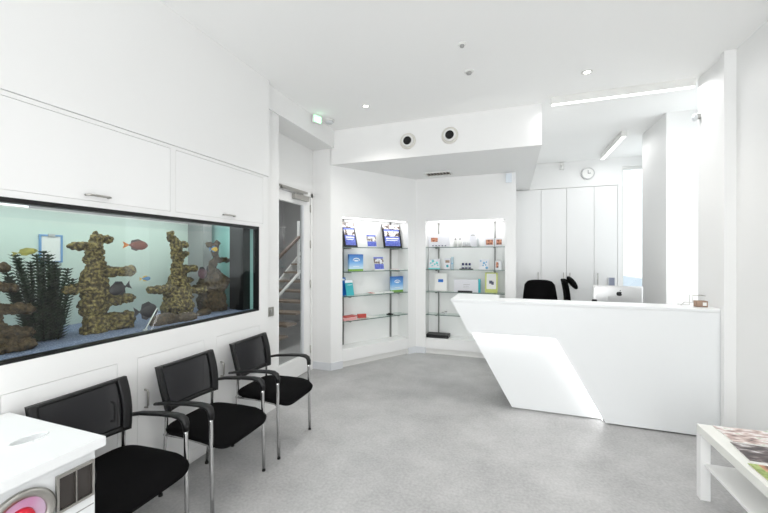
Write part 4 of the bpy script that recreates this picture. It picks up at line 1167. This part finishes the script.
# top with an oval slot cut through it
zt, zb = 0.75, 0.712
ax, ay, ocx, ocy = 0.034, 0.060, 0.004, 0.195
xa, xb, ya, yb = -HW - 0.02, 0.270, Y0, 0.321
tp = MB()
tp.box(xa, ocx - ax * 1.2, ya, yb, zb, zt).box(ocx + ax * 1.2, xb, ya, yb, zb, zt)
tp.box(ocx - ax * 1.2, ocx + ax * 1.2, ya, ocy - ay * 1.2, zb, zt).box(ocx - ax * 1.2, ocx + ax * 1.2, ocy + ay * 1.2, yb, zb, zt)
def ovp(k, sq):
    a = 2 * PI * k / 32
    ca, sa = math.cos(a), math.sin(a)
    q = 1.2 / max(abs(ca), abs(sa)) if sq else 1.0
    return (ocx + ax * ca * q, ocy + ay * sa * q)
for k in range(32):
    tp.prism([ovp(k, 0), ovp(k + 1, 0), ovp(k + 1, 1), ovp(k, 1)], 'z', zb, zt)
tp.build('top', M['gloss'], t)
MB().tube([(ocx + ax * 1.06 * math.cos(2 * PI * k / 32), ocy + ay * 1.04 * math.sin(2 * PI * k / 32), zt + 0.002) for k in range(33)], 0.004, 6).build('slot_rim', M['gloss'], t)
# square window with two dark panes, on the side facing the room
f = MB(); wall(f, 'x', 0.163, 0.292, 0.52, 0.664, 0.235, 0.247, [(0.171, 0.2255, 0.530, 0.654), (0.2295, 0.284, 0.530, 0.654)])
wn = f.build('window_frame', M['steel'], t)
for a in (0.171, 0.2295):
    MB().box(0.2355, 0.238, a, a + 0.0545, 0.530, 0.654).build('pane', mat('dark_pane', (0.22, 0.20, 0.19), 0.15), wn)
ry_ = Matrix.Translation((0.235, 0.058, 0.570)) @ Matrix.Rotation(PI / 2, 4, 'Y')
ph = MB().lathe([(0.102, 0), (0.104, 0.010), (0.096, 0.018), (0.076, 0.014), (0.074, 0.003)], 40, ry_, cap=False).build('porthole_ring', M['steel'], t)
MB().lathe([(0.075, 0.004), (0.050, 0.0035), (0, 0.003)], 40, ry_, cap=False).build('porthole_dish', ramp_mat('pink_violet_glaze', [(0.3, (0.80, 0.58, 0.72)), (0.7, (0.86, 0.80, 0.88))], 9, 0.25, detail=1), ph)
MB().lathe([(0.042, 0.003), (0.038, 0.018), (0.02, 0.028), (0.0, 0.030)], 24, ry_).build('red_dome', mat('red_plastic', (0.82, 0.10, 0.20), 0.3), ph)
MB().box(0.2352, 0.237, Y0 + 0.03, Y1 - 0.02, 0.478, 0.482).build('seam', M['grey'], t)
KS = 0.9333
t.location = (-1.865 * KS, 0.70 * KS, 0)
for o_ in [c for c in t.children] + [g for c in t.children for g in c.children]:
    for v in o_.data.vertices:
        x, y, z = v.co
        v.co = (x * KS if x > -0.2 else -0.385, y * KS, 0.01 if z < 0.02 else 0.1 + KS * z)

# ------------------------------------------------------------------ coffee table with magazines
TX0, TX1, TY_0, TY_1 = 1.10, 1.65, 1.88, 2.78
t = thing('coffee_table', 'low white coffee table with a lower shelf by the right wall', 'coffee table', (1.375, 2.33, 0))
MB().box(-0.275, 0.275, -0.45, 0.45, 0.40, 0.45).build('tabletop', mat('white_laminate', (0.90, 0.90, 0.88), 0.4), t, bevel=0.002)
for sx in (-1, 1):
    for sy in (-1, 1):
        MB().box(min(sx * 0.275, sx * 0.225), max(sx * 0.275, sx * 0.225), min(sy * 0.45, sy * 0.40), max(sy * 0.45, sy * 0.40), 0, 0.3995).build('leg', M['board'], t)
MB().box(-0.255, 0.255, -0.40, 0.40, 0.215, 0.23).build('lower_shelf', M['board'], t)
mg = [('magazine with a pink photo cover at the far end of the coffee table', (1.325, 2.665), 0.05, 'pink'), ('magazine with a dark photo cover between the pink and green ones', (1.305, 2.44), -0.05, 'dark'),
      ('magazine with a green edged cover nearest the camera on the coffee table', (1.275, 2.20), 0.02, 'green')]
cov = {
    'pink': ramp_mat('pink_photo_cover', [(0.30, (0.30, 0.25, 0.26)), (0.42, (0.70, 0.60, 0.57)), (0.52, (0.85, 0.79, 0.77)), (0.60, (0.93, 0.92, 0.92)), (0.70, (0.50, 0.60, 0.34))], 16, 0.3, detail=3, axis_scale=(0.8, 2.2, 1)),
    'dark': ramp_mat('dark_photo_cover', [(0.36, (0.16, 0.13, 0.14)), (0.50, (0.34, 0.29, 0.29)), (0.60, (0.66, 0.63, 0.63)), (0.68, (0.92, 0.92, 0.93))], 15, 0.3, detail=3, axis_scale=(0.8, 2.2, 1)),
    'green': ramp_mat('warm_photo_cover', [(0.34, (0.18, 0.15, 0.14)), (0.46, (0.68, 0.47, 0.34)), (0.56, (0.80, 0.62, 0.50)), (0.66, (0.44, 0.55, 0.28))], 15, 0.3, detail=3)}
green = ramp_mat('green_cover_edge', [(0.4, (0.50, 0.58, 0.30)), (0.6, (0.68, 0.74, 0.46))], 40, 0.35)
for (L, (x, y), rz, kd), hy_ in zip(mg, (0.10, 0.10, 0.115)):
    m = thing('magazine', L, 'magazine', (x, y, 0.4505), rz, 'magazines on the coffee table')
    MB().box(-0.148, 0.148, -hy_ + 0.001, hy_ - 0.001, 0.0, 0.007).build('pages', M['paper'], m)
    MB().box(-0.15, 0.15, -hy_, hy_, 0.007, 0.0085).build('cover', cov[kd], m)
    if kd == 'green':
        MB().box(-0.15, -0.11, -hy_, hy_, 0.0086, 0.0092).build('cover_edge', green, m)

# ------------------------------------------------------------------ outside the far window
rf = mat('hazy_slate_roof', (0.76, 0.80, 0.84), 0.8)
t = thing('house_roof', 'pale grey blue roof seen low outside the far window', 'building', (5.2, 19.0, 0))
MB().prism([(-0.6, -3.0), (3.0, -3.0), (3.0, 0.1), (0.9, 0.40), (0.35, 0.50), (0.1, 0.46), (-0.2, 0.15), (-0.6, -0.2)], 'y', 0, 4).build('roof', rf, t)
MB().box(0.9, 1.2, 1, 1.4, 0.3, 0.75).build('chimney', rf, t)
